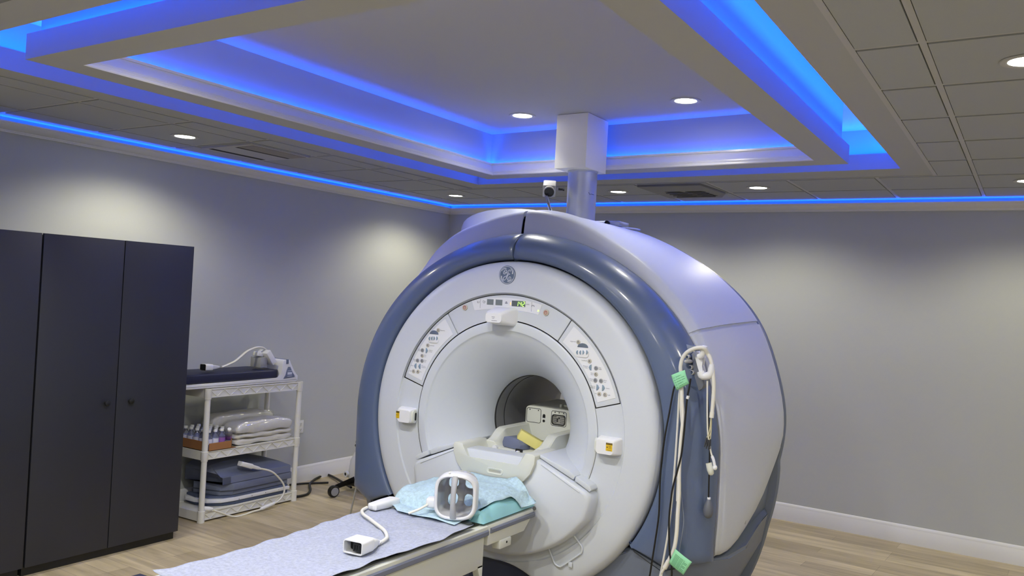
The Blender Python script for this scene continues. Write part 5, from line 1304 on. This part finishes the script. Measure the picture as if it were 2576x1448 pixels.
# ---- bottom shelf: grey pads on a white board, with a plug cable
ZL = .073
t = thing('coil_base_board', 'white rimmed grey coil board at the bottom of the pad stack', 'coil board', (-5.39, 4.8, ZL))
def bb(b):
    po = [(4.40, -5.40), (4.44, -5.30), (4.52, -5.235), (4.62, -5.215), (5.20, -5.205), (5.20, -5.56), (4.44, -5.56), (4.40, -5.50)]
    b.prism([(x, y) for y, x in po], lambda u, v, d: V(u, v, d), ZL+.030, ZL+.058, bev=.006)
sub(t, 'rim', M_WP, bb)
sub(t, 'core', mat('slate core', '#4d5873', .6), lambda b: b.prism([(-5.42, 4.43), (-5.32, 4.47), (-5.25, 4.55), (-5.225, 4.65), (-5.22, 5.19), (-5.55, 5.19), (-5.55, 4.45)], lambda u, v, d: V(u, v, d), ZL+.001, ZL+.075, bev=.004))
sub(t, 'rivet', M_GAP, lambda b: [b.lathe([(.003, 0), (.003, .0015), (.0001, .0015)], (-5.2085+.012*(k < 1), 4.66+.14*k, ZL+.044), (1, 0, 0), 8) for k in range(4)])
def padstack(z0, h, y0, y1, x0, x1, label, tilt, seed):
    b = MB(); R = Matrix.Rotation(radians(tilt), 3, 'Z'); c = V((x0+x1)/2, (y0+y1)/2, 0)
    po = [(x0, y0+.06), (x0+.06, y0), (x1-.05, y0+.06), (x1, y0+.15), (x1, y1), (x0, y1)]
    b.prism(po, lambda u, v, d: c + R @ (V(u, v, d)-c), z0, z0+h, bev=.006)
    return tag(b.done('foam_pad', M_GREYF, origin=tuple(c+V(0, 0, z0)), ang=30), label, 'foam pad', None)
padstack(ZL+.077, .038, 4.47, 5.19, -5.56, -5.225, 'thin grey blue pad directly on the white rimmed board', 0, 1)
padstack(ZL+.117, .055, 4.46, 5.215, -5.55, -5.205, 'middle grey blue pad of the stack on the bottom shelf', .6, 2)
b = MB()
P = []
for y, za, zb_ in ((4.44, .0, .10), (4.50, .0, .135), (4.70, .0, .155), (4.95, .0, .135), (5.20, .0, .075)):
    P.append([V(-5.565, y, ZL+.175+zb_*1.05), V(-5.36, y, ZL+.175+zb_*.95), V(-5.235+.02*(y-4.44), y+(.10 if y < 4.45 else 0), ZL+.175+.055), V(-5.21, y+(.14 if y < 4.45 else 0), ZL+.175+.052), V(-5.207, y+(.14 if y < 4.45 else 0), ZL+.176), V(-5.565, y, ZL+.176)])
vs = b.grid(P, cv=True); b.cap(vs[0][::-1]); b.cap(vs[-1]); b.done
tag(b.done('foam_pad', M_GREYF, origin=(-5.39, 4.8, ZL+.176), ang=25), 'topmost sloping grey blue pad under the white plug', 'foam pad')
t = thing('probe_cable', 'white cable looping off the pad stack and hanging over the bottom shelf', 'cable', (-5.250,4.729,0.366))
pc = [(-5.135,4.808,0.339),(-5.135,4.875,0.319),(-5.135,4.937,0.291),(-5.135,4.997,0.244),(-5.135,5.046,0.194),(-5.135,5.069,0.152),(-5.135,5.070,0.110),(-5.135,5.044,0.072),(-5.135,5.006,0.049),(-5.135,4.968,0.036),(-5.135,4.897,0.026),(-5.135,4.833,0.015),(-5.135,4.748,0.013),(-5.135,4.670,0.005),(-5.135,4.593,0.005),(-5.135,4.542,0.017),(-5.135,4.481,0.043),(-5.135,4.425,0.069),(-5.135,4.360,0.097)]
b = MB(); b.tube(smooth(pc, 4), .0072, 8); b.done('cord', M_CABLE, t, ang=60)
q0, q1 = V(*(-5.215,4.665,0.388)), V(*(-5.200,4.869,0.320)); d4 = (q1-q0).normalized(); s4 = d4.cross(V(0, 0, 1)).normalized(); u4 = s4.cross(d4)
b = MB(); P = []
LL = (q1-q0).length
for k, w_, h in ((0, .026, .036), (.5, .026, .040), (.56, .020, .030), (.85, .014, .024), (1.0, .009, .012)):
    P.append([q0 + d4*LL*k + s4*u + u4*v for u, v in rrect(0, 0, w_*2, h, h*.25, 3)])
vs = b.grid(P, cv=True); b.cap(vs[0]); b.cap(vs[-1]); pl = b.done('plug', M_WP, t)
b = MB(); b.obox(q0+d4*LL*.15+u4*.0185, .016, .018, .003, Matrix((d4, s4, u4)).transposed()); b.done('plug_mark', M_INK, pl)
a_, c_ = V(*(-5.135,4.827,0.018)), V(*(-5.135,4.973,0.040))
b = MB(); b.tube([a_, a_.lerp(c_, .08), a_.lerp(c_, .92), c_], .013, 10, radii=[.009, .014, .014, .009]); b.done('ferrule', M_WP, t)
a_ = V(*(-5.200,4.376,0.090))
b = MB(); b.tube([a_+V(-.02, -.05, .01), a_+V(0, 0, 0), a_+V(.008, .03, -.004)], .018, 10, radii=[.018, .020, .011]); b.done('end_plug', M_WP, t)

# ------------------------------------------------------------------ behind the scanner: vacuum-like unit, cables, stand
mc = thing('portable_unit', 'white rounded portable machine on black casters behind the scanner', 'machine', (-4.95, 5.95, 0))
def body(b):
    P = []
    for z, x0, x1, y0, y1 in ((.10, -5.13, -4.62, 5.80, 6.2), (.14, -5.135, -4.62, 5.79, 6.2), (.27, -5.125, -4.63, 5.80, 6.2), (.34, -5.10, -4.64, 5.82, 6.2), (.38, -5.02, -4.68, 5.86, 6.18), (.40, -4.95, -4.72, 5.9, 6.1)):
        P.append([V(u, v, z) for u, v in rrect((x0+x1)/2, (y0+y1)/2, x1-x0, y1-y0, .06, 5)])
    vs = b.grid(P, cv=True); b.cap(vs[0][::-1]); b.cap(vs[-1])
sub(mc, 'housing', M_WP, body, ang=45)
sub(mc, 'skirt', M_BLK, lambda b: b.box((-5.12, 5.81, .05), (-4.63, 6.19, .105), bev=.01))
sub(mc, 'side_pipes', M_BLK, lambda b: b.tube(smooth([(-4.86, 5.775, .34), (-4.89, 5.77, .30), (-4.86, 5.77, .26), (-4.88, 5.77, .22)], 4), .02, 8))
sub(mc, 'port', M_WP, lambda b: [b.lathe([(.028, -.01), (.028, .012), (.014, .013), (.014, .002)], (-5.115, 5.785, .155), (-.2, -1, 0), 20)])
sub(mc, 'port_hole', M_BLK, lambda b: b.lathe([(.014, .011), (.0001, .011)], (-5.115, 5.785, .155), (-.2, -1, 0), 16))
hs = sub(mc, 'corrugated_hose', mat('dark corrugated hose', '#33353a', .5), lambda b: b.tube([V(-5.03+.10*(k/40)**1.3, 5.86, .40+.30*k/40) for k in range(41)], .05, 14, radii=[.056 if k % 4 < 2 else .047 for k in range(41)]))
sub(mc, 'red_wire', mat('red wire', '#b0403a', .5), lambda b: b.tube(smooth([(-4.98, 5.80, .56), (-5.0, 5.80, .48), (-4.97, 5.80, .42)], 4), .005, 6))
for (dx, dy) in ((-5.05, 5.56), (-4.75, 6.12), (-5.12, 6.12)):
    cs = sub(mc, 'caster_arm', M_BLK, lambda b: b.prism([(-.05, .085), (.22, .16), (.22, .10), (-.01, .055)], lambda u, v, d: V(dx-.02+u*.25, dy+.06+u, v), -.0, .045, bev=.005) if dy < 5.8 else b.box((dx-.02, dy-.02, .05), (dx+.02, dy+.02, .08)))
    sub(cs, 'caster', M_BLK, lambda b: b.lathe([(.0001, -.022), (.045, -.022), (.05, -.014), (.05, .014), (.045, .022), (.0001, .022)], (dx, dy, .0505), (1, -.3, 0), 22))
    sub(cs, 'caster_hub', mat('grey hub', '#8b8c90', .5), lambda b: b.lathe([(.036, -.024), (.036, -.0235), (.022, -.0245), (.0001, -.0235)], (dx, dy, .0505), (-1, .3, 0), 22))
cord('power_cable', 'thick black power cable looping on the floor beside the shelf unit', 'cable', [(-5.10, 5.84, .03)] + [(-5.645,6.130,0.013),(-5.624,5.975,0.013),(-5.557,5.832,0.013),(-5.475,5.712,0.013),(-5.337,5.580,0.013),(-5.244,5.452,0.013),(-5.237,5.352,0.013),(-5.263,5.312,0.013),(-5.329,5.296,0.013)], .011, M_BCABLE)
cord('power_cable', 'thin black power cable running straight along the baseboard', 'cable', [(-5.422,5.894,0.012),(-5.481,5.809,0.012),(-5.535,5.738,0.012),(-5.581,5.643,0.012),(-5.600,5.592,0.012)], .009, M_BCABLE)
st = thing('steel_stand', 'thin steel pole stand with slanted legs behind the table head', 'stand', (-4.4, 5.28, 0))
b = MB(); b.tube([(-4.558,5.225,-0.007),(-4.499,5.225,0.288),(-4.473,5.225,0.512),(-4.455,5.225,0.632),(-4.441,5.225,0.717)], .0075, 8); b.done('leg', M_STEEL, st)
b = MB(); b.tube([(-4.50, 5.55, .005), (-4.505, 5.50, .40)], .0085, 8); b.done('leg', M_STEEL, st)

# tidy the helper property
for o in bpy.data.objects:
    if '_o' in o: del o['_o']
